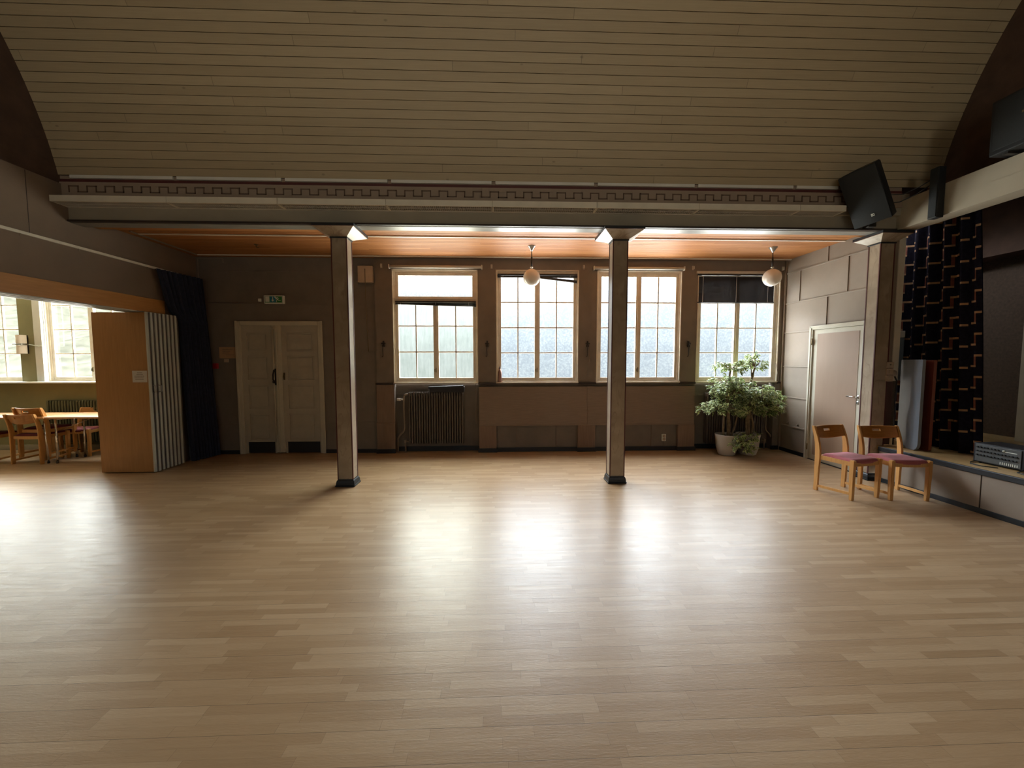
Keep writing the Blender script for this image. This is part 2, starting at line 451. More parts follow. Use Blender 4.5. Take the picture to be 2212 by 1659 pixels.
# beam with frieze
bm_ = MB().box(XL-.3, XR+.1, 4.62, 4.80, 3.19, 3.34).box(XL-.3, XR+.1, 4.575, 4.95, 3.34, 3.60).box(XL-.3, XR+.1, 4.80, 4.84, 3.19, 3.34)
struct('trim_4', bm_, M['beam'], 'grey beam above the pillars')
struct('trim_5', MB().box(XL-.02, XR, 4.565, 4.58, 3.445, 3.597).box(XL-.02, XR, 4.555, 4.58, 3.43, 3.445), M['beam2'], 'brown frieze band of the beam')
struct('trim_6', MB().box(XL-.02, XR, 4.572, 4.60, 3.599, 3.63), M['redline'], 'dark red line above the frieze')
struct('trim_7', MB().box(XL-.02, XR, 4.60, 4.62, 3.18, 3.192).box(XL-.02, XR, 4.60, 4.64, 3.172, 3.18), M['dark'], 'dark line under the beam')
struct('trim_8', MB().box(XL-.02, XR, 4.64, 4.79, 3.167, 3.19, bev=.006), M['beamlow'], 'glossy board under the beam')
struct('trim_9', MB().box(XL-.3, XR+.1, 4.84, 4.95, 3.2, 3.5), M['slats'], 'orange boarded inner side of the beam')
struct('trim_31', MB().box(XL-.02, XR, 4.577, 4.60, 3.632, 3.672), M['beam2'], 'grey backing of the pale battens')
# meander: one long raised line
def meander():
    mb = MB(); per = .1985; t = .012; z0, z1 = 3.482, 3.556; y0, y1 = 4.560, 4.566
    x = XL+.08
    while x < 4.35:
        h = per/2
        mb.box(x, x+t, y0, y1, z0, z1); mb.box(x, x+h+t, y0, y1, z1-t, z1)
        mb.box(x+h, x+h+t, y0, y1, z0, z1); mb.box(x+h, x+per+t, y0, y1, z0, z0+t)
        x += per
    return mb
struct('trim_10', meander(), M['meander'], 'painted meander line on the frieze')

# cornice strips (thin pale lamp strips above the frieze) and the louvred light fixtures below it
ords = ['first', 'second', 'third', 'fourth', 'fifth', 'sixth', 'seventh', 'eighth']
jx = [XL] + [-3.697+1.2095*k for k in range(7)] + [4.12]
def strip_light(i):
    x0, x1 = jx[i]+.012, jx[i+1]-.012
    o = MB().box(x0 + (.02 if i else .1), x1, 4.55, 4.575, 3.634, 3.668, bev=.003).build('cornice_batten', M['white2'])
    tag(o, 'thin pale batten strip above the frieze, %s from the left' % ords[i], 'batten', 'pale battens above the frieze')
for i in range(8): strip_light(i)
def fixture(i):
    x0, x1 = jx[i], jx[i+1]-.004
    t = thing('louvred_light_fixture', ((x0+x1)/2, 4.62, 3.33), 'cream louvred strip light box under the frieze, %s from the left' % ords[i], 'light fixture', 'louvred strip lights along the beam')
    y0, y1, z0, z1 = 4.44, 4.618, 3.332, 3.398
    mb = MB().box(x0, x1, y0, y0+.008, z0, z1).box(x0, x1, y0+.008, y1, z1-.008, z1).box(x0, x0+.012, y0+.009, y1-.001, z0+.001, z1-.009).box(x1-.012, x1, y0+.009, y1-.001, z0+.001, z1-.009)
    mb.box(x0+.013, x1-.013, y0+.0085, y0+.016, z0+.0005, z0+.006).box(x0+.013, x1-.013, y1-.014, y1-.0005, z0+.0005, z0+.03)
    mb.build('housing', M['white'], t)
    g = MB(); x = x0+.03
    while x < x1-.02:
        g.box(x, x+.003, y0+.018, y1-.016, z0+.002, z0+.022); x += .0225
    for yy in (y0+.018, (y0+y1)/2, y1-.02): g.box(x0+.014, x1-.014, yy, yy+.003, z0+.001, z0+.022)
    g.build('louvre', M['roller'], t)
    MB().tube([(x0+.06, (y0+y1)/2, z0+.042), (x1-.06, (y0+y1)/2, z0+.042)], .013, 12).build('lamp_tube', M['opal'], t)
for i in range(8): fixture(i)

# ------------------------------------------------------------------ back wall with windows
WX = [(-1.775, -.355), (-.050, 1.352), (1.660, 3.120), (3.395, 4.845)]
ZS, ZH = 1.20, 3.085
FW = 6.40                                  # face of the window bay wall
def wall_pieces(mb, x0, x1, z0, z1, holes, y0, y1):
    """wall slab x0..x1 with rectangular holes [(a,b,za,zb)] sorted by a"""
    x = x0
    for a, b, za, zb in holes:
        if a > x: mb.box(x, a, y0, y1, z0, z1)
        if za > z0: mb.box(a, b, y0, y1, z0, za)
        if zb < z1: mb.box(a, b, y0, y1, zb, z1)
        x = b
    if x < x1: mb.box(x, x1, y0, y1, z0, z1)
# left part (door wall): door opening
D0, D1, DZ = -4.30, -3.00, 2.17
w = MB(); wall_pieces(w, XL-.05, -2.06, 0, 3.4, [(D0, D1, 0, DZ)], B, B+.25)
struct('wall_back', w, M['wall'], 'brown wall around the double door')
# window bay: piers and lintel
w = MB(); wall_pieces(w, -2.06, XR+.1, ZS-.02, 3.4, [(a, b, ZS, ZH) for a, b in WX], FW, FW+.125)
# below the sill: niches behind radiators at windows 1 and 4
struct('wall_back', w, M['wall'], 'brown wall with the four windows')
for b_, l_ in (((-2.06, -1.775, FW, FW+.3), 'below the window wall, left end'), ((-1.775, -.345, FW+.14, FW+.3), 'recess behind the left radiator'), ((-.345, 3.40, FW+.03, FW+.3), 'under the middle windows'), ((3.40, 4.80, FW+.14, FW+.3), 'recess behind the corner radiator'), ((4.80, XR+.1, FW, FW+.3), 'below the window wall, right end')):
    struct('wall_back', MB().box(*b_, 0, ZS-.02), M['wall'], 'brown wall '+l_)
# dark sill ledge
s_ = MB().box(-2.075, -1.775, FW-.02, FW+.02, ZS-.035, ZS-.005).box(-.355, -.05, FW-.02, FW+.02, ZS-.035, ZS-.005).box(1.352, 1.66, FW-.02, FW+.02, ZS-.035, ZS-.005).box(3.12, 3.395, FW-.02, FW+.02, ZS-.035, ZS-.005).box(4.845, XR, FW-.02, FW+.02, ZS-.035, ZS-.005)
struct('trim_11', s_, M['dark'], 'dark ledge between the window sills')
# fibreboard panel below windows 2 and 3 and the short pilasters under it
struct('trim_12', MB().box(-.34, 1.508, FW-.015, FW+.03, .475, 1.125).box(1.512, 3.385, FW-.015, FW+.03, .475, 1.125), M['fibre'], 'wide brown fibreboard panelling under the middle windows')
struct('trim_13', MB().box(-.34, 3.385, FW-.022, FW+.03, .455, .475, bev=.004), M['fibre'], 'brown moulding under the fibreboard')
pl = MB()
for a, b in ((-.345, -.05), (1.35, 1.65), (3.10, 3.395)): pl.box(a, b, FW-.03, FW+.03, .07, .455, bev=.004)
for a, b in ((.295, .30), (.98, .985), (2.0, 2.005), (2.65, 2.655)): pl.box(a, b, FW+.02, FW+.031, .07, .455)
struct('trim_14', pl, M['fibre_v'], 'short brown pilasters under the fibreboard')
pl = MB().box(-2.065, -1.77, FW-.012, FW+.01, .52, 1.165, bev=.003).box(-2.07, -1.765, FW-.022, FW+.01, .07, .50, bev=.004).box(-2.075, -1.76, FW-.03, FW+.01, .495, .52, bev=.004)
struct('trim_15', pl, M['fibre_v'], 'brown boarded pilaster left of the radiator')
# dado and batten lines of the door wall, radiator niches
ln = MB()
for a, b in ((XL, D0-.06), (D1+.07, -2.06)):
    for z in (.505,): ln.box(a, b, B-.010, B+.01, z, z+.022)
    for z in (.93, 1.70): ln.box(a, b, B-.004, B+.01, z, z+.012)
ln.box(XL, -2.06, B-.004, B+.01, 2.50, 2.512).box(XL, -2.06, B-.004, B+.01, 3.04, 3.05)
for a, b in ((-1.775, -.345), (3.40, 4.80)):
    ln.box(a, b, FW+.13, FW+.15, .50, .515); ln.box(a, b, FW+.135, FW+.15, .93, .94)
struct('trim_16', ln, M['wall'], 'thin brown batten lines on the back wall')
bb = MB().box(XL, D0-.05, B-.02, B, 0, .065, bev=.004).box(D1+.05, -2.07, B-.02, B, 0, .065, bev=.004)
bb.box(-2.08, -1.76, FW-.045, FW, 0, .07, bev=.004).box(-1.765, -.35, FW+.12, FW+.14, 0, .08).box(-.36, 3.41, FW+.0, FW+.03, 0, .07)
for a, b in ((-.36, -.04), (1.34, 1.665), (3.09, 3.41)): bb.box(a, b, FW-.045, FW+.01, 0, .07, bev=.004)
bb.box(3.41, 4.79, FW+.12, FW+.14, 0, .08).box(4.78, XR, FW-.02, FW, 0, .07)
struct('baseboard_back', bb, M['black'], 'black skirting along the back wall')

def window(idx, x0, x1, rows, label, glass, transom=False, ycol=None, z0=ZS, z1=ZH, y=6.46, outer=.042, xm=None, wall='back'):
    r = struct_root('window_%d' % idx, ((x0+x1)/2, y, z0), label)
    fm = MB()
    t = outer
    # lining and outer frame
    fm.box(x0, x0+t, y-.03, y+.06, z0, z1, bev=.004).box(x1-t, x1, y-.03, y+.06, z0, z1, bev=.004)
    fm.box(x0+t, x1-t, y-.03, y+.06, z1-t, z1, bev=.004).box(x0+t, x1-t, y-.03, y+.06, z0, z0+.034, bev=.004)
    fm.box(x0-.004, x0+.014, y-.06, y-.028, z0, z1).box(x1-.014, x1+.004, y-.06, y-.028, z0, z1).box(x0, x1, y-.06, y-.028, z1-.014, z1)
    fm.box(x0-.004, x1+.004, y-.075, y+.02, z0-.014, z0+.004, bev=.003)        # white sill edge
    fm.build('window_frame', M['frame'], r)
    zt = z1-t
    if transom:
        zt = 2.545
        tm = MB().box(x0+t, x1-t, y-.035, y+.05, 2.545, 2.60, bev=.005).box(x0+t, x1-t, y-.045, y-.02, 2.59, 2.615, bev=.003)
        tm.build('transom_bar', M['frame'], r)
        a, b = x0+t, x1-t
        s = MB().box(a, a+.05, y-.015, y+.03, 2.60, z1-t, bev=.004).box(b-.05, b, y-.015, y+.03, 2.60, z1-t, bev=.004).box(a+.05, b-.05, y-.015, y+.03, 2.60, 2.645, bev=.004).box(a+.05, b-.05, y-.015, y+.03, z1-t-.052, z1-t, bev=.004)
        so = s.build('top_sash', M['frame'], r)
        MB().box(a+.05, b-.05, y+.005, y+.009, 2.645, z1-t-.05).build('glass_pane', glass[1], so)
    xm = xm or (x0+x1)/2
    # two casements
    for k, (a, b) in enumerate(((x0+t, xm), (xm, x1-t))):
        s = MB(); st = .044; zb = z0+.034
        s.box(a, a+st, y-.02, y+.03, zb, zt, bev=.004).box(b-st, b, y-.02, y+.03, zb, zt, bev=.004)
        s.box(a+st, b-st, y-.02, y+.03, zb, zb+.045, bev=.004).box(a+st, b-st, y-.02, y+.03, zt-(.03 if transom else .055), zt, bev=.004)
        if k == 0: s.box(b-.018, b+.018, y-.028, y-.018, zb, zt, bev=.003)
        mx_ = (a+b)/2
        s.box(mx_-.010, mx_+.010, y-.010, y+.022, zb+.045, zt-.03, bev=.003)
        for z in rows: s.box(a+st, b-st, y-.010, y+.022, z-.011, z+.011, bev=.003)
        so = s.build('casement', M['frame'], r)
        MB().box(a+st, b-st, y+.004, y+.008, zb+.045, zt-.03).build('glass_pane', glass[0], so)
        if k == 0:
            MB().box(b-.006, b+.006, y-.045, y-.028, z0+.17, z0+.25, bev=.002).box(b-.03, b-.018, y-.04, y-.02, z0+.18, z0+.23, bev=.002).build('handle', M['brass'], so)
    return r
R4 = (2.553, 2.127, 1.701)
window(1, *WX[0], (2.152, 1.716), 'window with one wide top pane and two streaked casements', (M['dirty'], M['ripple']), transom=True)
window(2, *WX[1], R4, 'window with sixteen hammered panes, blind sagging at its top right', (M['hammered'],)*2)
window(3, *WX[2], R4, 'window with sixteen hammered panes behind the right hand free pillar', (M['hammered'],)*2)
window(4, *WX[3], R4, 'window with a dark blind lowered over its top row, nearest the right wall', (M['hammered'],)*2)

# venetian blinds, roller tubes, brackets
def blind(nm_label, x0, x1, zt, slats, sag=0., y=6.415, bottom=None, shift=0.):
    t = thing('venetian_blind', ((x0+x1)/2, y, zt), nm_label, 'blind')
    MB().box(x0, x1, y-.02, y+.02, zt-.022, zt, bev=.003).build('head_rail', M['blind'], t)
    mb = MB(); n = slats
    for i in range(n):
        f = (i+1)/n
        za, zb = zt-.024-(shift*f), zt-.024-(shift+sag)*f
        if bottom: za = zb = zt-.024-(zt-.024-bottom)*f
        d, e = (.021, .005) if bottom else (.009, .013)
        mb.face([(x0, y-e, za-d), (x1, y-e, zb-d), (x1, y+e, zb), (x0, y+e, za)])
        mb.face([(x0, y-e, za-d-.001), (x1, y-e, zb-d-.001), (x1, y+e, zb-.001), (x0, y+e, za-.001)][::-1])
    mb.build('slats', M['blind'], t, normals=False)
    zb0, zb1 = (bottom, bottom) if bottom else (zt-.024-shift, zt-.024-shift-sag)
    b = MB(); b.prism([(x0, zb0-.022), (x1, zb1-.022), (x1, zb1-.004), (x0, zb0-.004)], 1, y-.014, y+.014)
    b.build('bottom_rail', M['blind'], t)
    for xx in (x0+.09, (x0+x1)/2, x1-.12):
        MB().box(xx-.0025, xx+.0025, y-.019, y-.016, (zb0+zb1)/2-.01, zt).build('ladder_cord', M['blind_l'], t)
    return t
blind('bunched dark venetian blind under the wide top pane', WX[0][0]+.05, WX[0][1]-.03, 2.562, 8, .035, y=6.405, shift=.012)
t2 = blind('dark venetian blind gathered at window top, its right half sagging', WX[1][0]+.03, WX[1][1]-.03, 3.02, 5, 0., y=6.415, shift=.015)
sg = MB(); xa, xb = .62, WX[1][1]-.035
sg.prism([(xa, 2.985), (xb, 2.915), (xb, 2.872), (xa, 2.952)], 1, 6.40, 6.425)
sg.build('sagging_rail', M['blind'], t2)
sg = MB()
for i in range(7):
    f = i/7; z = 2.995-f*.08
    sg.face([(xa+.1, 6.402, 2.99-f*.02), (xb, 6.402, z), (xb, 6.425, z+.004), (xa+.1, 6.425, 2.994-f*.02)])
sg.build('loose_slats', M['roller'], t2)
blind('dark venetian blind lowered to the second pane row beside the globe lamp', WX[3][0]-.01, WX[3][1]-.115, 3.035, 26, y=6.405, bottom=2.572)
for i, (a, b, z) in enumerate(((-1.80, -.285, 3.115), (1.60, 3.125, 3.115))):
    t = thing('roller_screen', ((a+b)/2, 6.37, z), ['white rolled-up screen tube above the streaked window', 'white rolled-up screen tube above the window behind the pillar'][i], 'roller screen', 'rolled-up screens above the windows')
    MB().tube([(a, 6.365, z), (b, 6.365, z)], .026, 16).build('tube', M['roller'], t)
    e = MB().box(a-.012, a+.006, 6.335, FW, z-.032, z+.032, bev=.003); e.build('bracket', M['white2'], t)
    MB().box(b-.006, b+.012, 6.335, FW, z-.032, z+.032, bev=.003).build('bracket', M['white2'], t)
struct('trim_17', MB().box(3.36, 4.70, 6.375, FW, 3.04, 3.085, bev=.004), M['roller'], 'pale box rail over the dark blind')
brk = [(-1.94, 'beside the first window, at its top left corner'), (-.12, 'left above the window with the sagging blind'), (1.43, 'right above the window with the sagging blind'), (3.30, 'left above the window with the lowered blind'), (4.86, 'right above the window with the lowered blind')]
for x, l in brk:
    o = MB().box(x-.01, x+.01, 6.36, FW, 3.11, 3.16, bev=.003).box(x-.016, x+.016, 6.392, FW, 3.10, 3.17, bev=.002).build('blind_bracket', M['roller'])
    tag(o, 'small white bracket '+l, 'bracket', 'empty blind brackets')
# iron stays on the piers
for x, l in ((-1.93, 'left of the streaked window'), (-.20, 'between the streaked window and the one with the sagging blind'), (1.505, 'on the wall left of the window behind the pillar'), (3.25, 'on the wall left of the window with the lowered blind')):
    t = thing('window_stay', (x, FW, 1.87), 'small dark iron stay hanging '+l, 'hook', 'iron stays between the windows')
    MB().box(x-.012, x+.012, FW-.02, FW, 1.83, 1.90, bev=.003).box(x-.035, x+.035, FW-.03, FW-.015, 1.845, 1.865, bev=.003).box(x-.022, x+.022, FW-.03, FW, 1.80, 1.83, bev=.003).build('plate', M['iron'], t)
    MB().tube([(x, FW-.035, 1.86), (x-.006, FW-.04, 1.75), (x-.004, FW-.035, 1.66), (x-.012, FW-.03, 1.632), (x-.024, FW-.03, 1.645)], .006, 8).build('rod', M['iron'], t)
# cords hanging at two piers
for pts, l in (([(1.53, 6.385, 1.80), (1.545, 6.385, 1.62), (1.52, 6.385, 1.44), (1.475, 6.385, 1.31)], 'thin cord hanging below the iron stay left of the pillar window'), ([(-.395, 6.39, 1.19), (-.392, 6.36, .90), (-.395, 6.36, .50)], 'thin pull cord hanging down beside the left radiator'), ([(4.79, 6.37, 1.52), (4.83, 6.37, 1.35), (4.86, 6.37, 1.22)], 'thin cord at the right edge of the window nearest the corner')):
    tag(MB().tube(pts, .004, 6).build('pull_cord', M['pipe']), l, 'cord')

# ------------------------------------------------------------------ double door
r = struct_root('door_1', ((D0+D1)/2, B, 0), 'old white panelled double door')
f = MB().box(D0-.05, D0+.02, B-.03, B+.10, 0, DZ+.055, bev=.008).box(D1-.02, D1+.05, B-.03, B+.10, 0, DZ+.055, bev=.008).box(D0+.02, D1-.02, B-.03, B+.10, DZ-.015, DZ+.055, bev=.008)
f.box(D0-.06, D0-.03, B-.04, B-.02, 0, DZ+.06, bev=.005).box(D1+.03, D1+.06, B-.04, B-.02, 0, DZ+.06, bev=.005)
f.build('door_frame', M['door_f'], r)
def leaf(x0, x1, name):
    mb = MB(); y = B-.005
    mb.box(x0, x1, y+.018, y+.05, .20, DZ-.015)
    zz = [.205, .70, 1.19, 1.68, DZ-.02]
    st = .085
    mb.box(x0, x0+st, y, y+.02, .20, DZ-.015).box(x1-st, x1, y, y+.02, .20, DZ-.015)
    rails = [(.20, .225), (.68, .765), (1.165, 1.25), (1.65, 1.73), (2.04, DZ-.015)]
    for a, b in rails: mb.box(x0+st, x1-st, y, y+.02, a, b)
    for (a, b), (c, d) in zip(rails, rails[1:]): mb.box(x0+st+.03, x1-st-.03, y+.010, y+.02, b+.03, c-.03, bev=.005)
    mb.box(x0, x0+.03, y+.018, y+.045, .0, .2).box(x1-.03, x1, y+.018, y+.045, .0, .2)
    o = mb.build(name, M['door'], r)
    MB().box(x0+.03, x1-.03, y+.025, y+.05, .012, .2).build('kick_plate', M['black'], o)
    return o
l1 = leaf(D0+.022, -3.775, 'door_leaf'); l2 = leaf(-3.625, D1-.022, 'door_leaf')
c = MB().box(-3.775, -3.70, B-.012, B+.045, .02, DZ-.015, bev=.005).box(-3.70, -3.625, B-.02, B+.045, .02, DZ-.015, bev=.006).box(-3.718, -3.690, B-.032, B-.01, .02, DZ-.015, bev=.004)
c.build('centre_post', M['door_f'], r)
MB().tube([(-3.755, B-.03, .2), (-3.755, B-.03, 2.13)], .011, 10).box(-3.785, -3.725, B-.032, B-.01, 2.09, 2.11).box(-3.77, -3.74, B-.036, B-.01, 1.05, 1.07).box(-3.77, -3.74, B-.036, B-.01, 1.5, 1.52).build('espagnolette_rod', M['door_f'], r)
MB().box(-3.765, -3.715, B-.03, B-.008, 1.165, 1.44, bev=.012).tube([(-3.74, B-.05, 1.42), (-3.745, B-.075, 1.34), (-3.75, B-.07, 1.26), (-3.74, B-.04, 1.20)], .012, 10).sphere((-3.745, B-.05, 1.22), .026, 16, 10).build('door_handle', M['iron'], r)
MB().tube([(-3.60, B-.02, 1.36), (-3.60, B-.035, 1.31), (-3.60, B-.02, 1.26)], .008, 8).box(-3.612, -3.588, B-.012, B-.004, 1.25, 1.37).build('pull_handle', M['brass'], r)

struct('wall_back', MB().box(D0-.1, D1+.1, B+.10, B+.2, 0, DZ+.1), M['dark'], 'dark backing added behind the double door to block daylight')  # unseen slab added to stop daylight leaking through the door gaps
# exit sign
t = thing('exit_sign', (-3.69, B, 2.575), 'green and blue emergency exit sign with running figure over the double door', 'exit sign')
y0 = B-.055
MB().box(-3.86, -3.54, B-.05, B, 2.507, 2.645, bev=.012).box(-3.855, -3.545, y0, B-.04, 2.512, 2.525).box(-3.855, -3.545, y0, B-.04, 2.627, 2.64).box(-3.855, -3.84, y0, B-.04, 2.512, 2.64).box(-3.562, -3.545, y0, B-.04, 2.512, 2.64).build('housing', M['signwhite'], t)
MB().box(-3.84, -3.563, y0+.002, B-.045, 2.525, 2.627).build('panel_green', M['green'], t)
MB().box(-3.758, -3.665, y0+.0005, y0+.004, 2.527, 2.625).build('panel_blue', M['teal'], t)
pz = MB(); ya, yb = y0-.002, y0+.001
pz.box(-3.83, -3.765, ya, yb, 2.537, 2.622)                                     # doorway
pz.box(-3.718, -3.706, ya, yb, 2.565, 2.618); pz.prism([(-3.737, 2.570), (-3.687, 2.570), (-3.712, 2.540)], 1, ya, yb)
pz.prism([(-3.672+.0115*math.cos(k*PI/6), 2.612+.0115*math.sin(k*PI/6)) for k in range(12)], 1, ya, yb)
def seg2(a, b, w):
    d = Vector((b[0]-a[0], b[1]-a[1])); n = Vector((-d.y, d.x)).normalized()*w/2
    pz.prism([(a[0]-n.x, a[1]-n.y), (b[0]-n.x, b[1]-n.y), (b[0]+n.x, b[1]+n.y), (a[0]+n.x, a[1]+n.y)], 1, ya, yb)
seg2((-3.662, 2.605), (-3.630, 2.572), .017); seg2((-3.630, 2.574), (-3.618, 2.562), .012); seg2((-3.618, 2.562), (-3.584, 2.560), .009)
seg2((-3.635, 2.578), (-3.652, 2.560), .011); seg2((-3.652, 2.562), (-3.650, 2.536), .009)
seg2((-3.655, 2.602), (-3.630, 2.606), .008); seg2((-3.630, 2.606), (-3.612, 2.588), .007); seg2((-3.66, 2.596), (-3.668, 2.576), .007)
pz.build('pictogram', M['signwhite'], t)
t = thing('junction_box', (-3.94, B, 2.57), 'small white junction box left of the exit sign', 'junction box')
MB().box(-3.965, -3.915, B-.03, B, 2.545, 2.595, bev=.005).build('box', M['signwhite'], t)
MB().tube([(-3.915, B-.015, 2.58), (-3.885, B-.012, 2.60), (-3.86, B-.012, 2.60)], .004, 6).build('lead', M['pipe'], t)
tag(MB().tube([(-4.80, B-.006, 2.527), (-4.0, B-.006, 2.527), (-3.93, B-.006, 2.532), (-3.915, B-.006, 2.55)], .005, 6).build('surface_cable', M['pipe']), 'thin pale cable running along the wall from curtain to exit sign', 'cable')
tag(MB().tube([(-4.915, B-.006, 2.9), (-4.915, B-.006, 3.235), (-4.905, B-.006, 3.245), (-4.53, B-.006, 3.245), (-4.515, B-.006, 3.235), (-4.515, B-.006, 3.17)], .0055, 6).build('surface_cable', M['pipe']), 'thin pale cable bent around the upper left corner above the curtain', 'cable')
# notice, little sign, red push button
t = thing('notice', (-4.51, B, 1.70), 'yellowed paper notice taped to the wall left of the double door', 'notice')
MB().box(-4.645, -4.375, B-.006, B-.002, 1.612, 1.80).build('sheet', M['paper_o'], t)
tx = MB(); rr = random.Random(3)
for k, (a, b) in enumerate(((.2, .78), (.2, .62), (.2, .55), (.4, .82))):
    z = 1.755-k*.03; x = -4.645+.27*a
    while x < -4.645+.27*b:
        wd = rr.uniform(.008, .022); tx.box(x, x+wd, B-.008, B-.005, z, z+.008); x += wd+.005
tx.build('lettering', M['ink'], t)
tag(MB().box(-4.57, -4.50, B-.014, B, 1.545, 1.60, bev=.004).build('wall_switch', M['switch']), 'small pale switch just below the paper notice', 'switch')
tag(MB().box(-4.74, -4.665, B-.04, B, 1.44, 1.53, bev=.006).build('fire_alarm_button', M['red']), 'red call point box half hidden beside the navy curtain', 'alarm button')
# loudspeaker box on wall, with wire
t = thing('wall_loudspeaker', (-2.19, B, 2.99), 'beige square box high on the wall between pillar and first window', 'speaker')
MB().box(-2.315, -2.075, B-.09, B, 2.855, 3.125, bev=.008).box(-2.30, -2.09, B-.096, B-.085, 2.87, 3.11, bev=.004).build('cabinet', M['switch'], t)
MB().tube([(-2.19, B-.1, 3.07), (-2.187, B-.1, 2.6), (-2.20, B-.05, 2.2), (-2.185, B-.02, 1.72)], .004, 6).build('cord', M['brass'], t)
# outlet
t = thing('socket_outlet', (2.87, FW, .23), 'white double socket low on the wall right of the pillar', 'socket')
MB().box(2.835, 2.905, FW-.0, FW+.03, .165, .285, bev=.004).build('plate', M['signwhite'], t)
MB().lathe([(.0, 0), (.024, 0), (.024, .008), (0, .008)], seg=20, mx=Matrix.Translation((2.87, FW, .252)) @ Matrix.Rotation(PI/2, 4, 'X')).lathe([(.0, 0), (.024, 0), (.024, .008), (0, .008)], seg=20, mx=Matrix.Translation((2.87, FW, .198)) @ Matrix.Rotation(PI/2, 4, 'X')).build('socket', M['switch'], t)
MB().tube([(2.875, FW+.02, .165), (2.872, FW+.015, .07)], .004, 6).build('cable', M['pipe'], t)
# bottle
t = thing('bottle', (.012, 6.42, ZS), 'slim copper coloured bottle with stopper on the window sill', 'bottle')
MB().lathe([(.0, ZS+.006), (.030, ZS+.006), (.034, ZS+.02), (.034, ZS+.15), (.030, ZS+.18), (.014, ZS+.21), (.013, ZS+.235), (.0, ZS+.235)], .012, 6.42, 24).build('body', M['copper'], t)
MB().lathe([(.0, ZS+.233), (.018, ZS+.233), (.018, ZS+.246), (.007, ZS+.25), (.006, ZS+.268), (.0, ZS+.27)], .012, 6.42, 20).build('stopper', M['iron'], t)

# ------------------------------------------------------------------ radiators
def radiator(x0, x1, z0, z1, y, n, lab, m, valve_left=True, grp=None, valve=True):
    t = thing('radiator', ((x0+x1)/2, y+.06, 0), lab, 'radiator', grp)
    mb = MB(); p = (x1-x0)/n
    for k in range(n):
        xc = x0+(k+.5)*p; w_ = p*.31
        for yy in (y, y+.07): mb.box(xc-w_, xc+w_, yy, yy+.045, z0+.03, z1-.02, bev=w_*.7, seg=2)
        mb.box(xc-w_, xc+w_, y+.005, y+.11, z1-.05, z1, bev=.008); mb.box(xc-w_, xc+w_, y+.005, y+.11, z0, z0+.05, bev=.008)
    mb.build('columns', m, t)
    MB().tube([(x0+.01, y+.06, z1-.045), (x1-.01, y+.06, z1-.045)], .026, 12).build('header_pipe', m, t)
    MB().tube([(x0+.01, y+.06, z0+.03), (x1-.01, y+.06, z0+.03)], .026, 12).build('header_pipe', m, t)
    MB().box(x0+.08, x0+.11, y+.11, y+.138, z0+.1, z0+.14).box(x1-.11, x1-.08, y+.11, y+.138, z0+.1, z0+.14).box(x0+.08, x0+.11, y+.11, y+.138, z1-.2, z1-.16).box(x1-.11, x1-.08, y+.11, y+.138, z1-.2, z1-.16).build('wall_bracket', m, t)
    if valve:
        s = -1 if valve_left else 1; xe = x0 if valve_left else x1; yy = y+.04
        pts = [(xe, yy, z1-.035), (xe+s*.03, yy, z1-.035), (xe+s*.06, yy, z1-.045), (xe+s*.075, yy, z1-.08), (xe+s*.078, yy, z1-.3), (xe+s*.072, yy, z0+.28), (xe+s*.085, yy-.0, z0+.22), (xe+s*.15, yy-.0, z0+.15), (xe+s*.185, yy, z0+.09), (xe+s*.19, yy, 0)]
        MB().tube(pts, .0145, 12).build('supply_pipe', M['pipe'], t)
        MB().tube([(xe+s*.09, yy, z1-.125), (xe+s*.13, yy, z1-.125)], .014, 10).tube([(xe+s*.13, yy, z1-.125), (xe+s*.19, yy, z1-.125)], .024, 14).build('thermostat', M['white2'], t)
        MB().tube([(xe, yy, z0+.04), (xe+s*.055, yy, z0+.04), (xe+s*.06, yy, z0+.0), (xe+s*.06, yy, 0)], .0135, 10).box(xe+s*.06-.02, xe+s*.06+.02, yy-.02, yy+.02, z0+.015, z0+.07, bev=.006).build('return_pipe', M['pipe'], t)
    return t
radiator(-1.545, -.605, .15, 1.035, 6.39, 22, 'tall grey brown column radiator under the streaked window', M['radiator'])
radiator(3.62, 4.63, .11, 1.00, 6.40, 24, 'column radiator behind the potted figs in the corner', M['radiator'], False)
# black bag/folder on it
t = thing('document_folder', (-.9, 6.45, 1.035), 'flat black folder lying on top of the left radiator', 'folder')
f = MB(); f.prism([(-1.19, 1.037), (-.60, 1.037), (-.595, 1.125), (-.615, 1.138), (-1.185, 1.118), (-1.195, 1.105)], 1, 6.365, 6.52)
f.build('case', M['ampbox'], t)
MB().prism([(-1.195, 1.115), (-.612, 1.135), (-.612, 1.147), (-1.195, 1.127)], 1, 6.355, 6.525).build('lid', M['black'], t)
MB().box(-1.185, -1.178, 6.362, 6.368, 1.04, 1.10).build('side_edge', M['metal'], t)

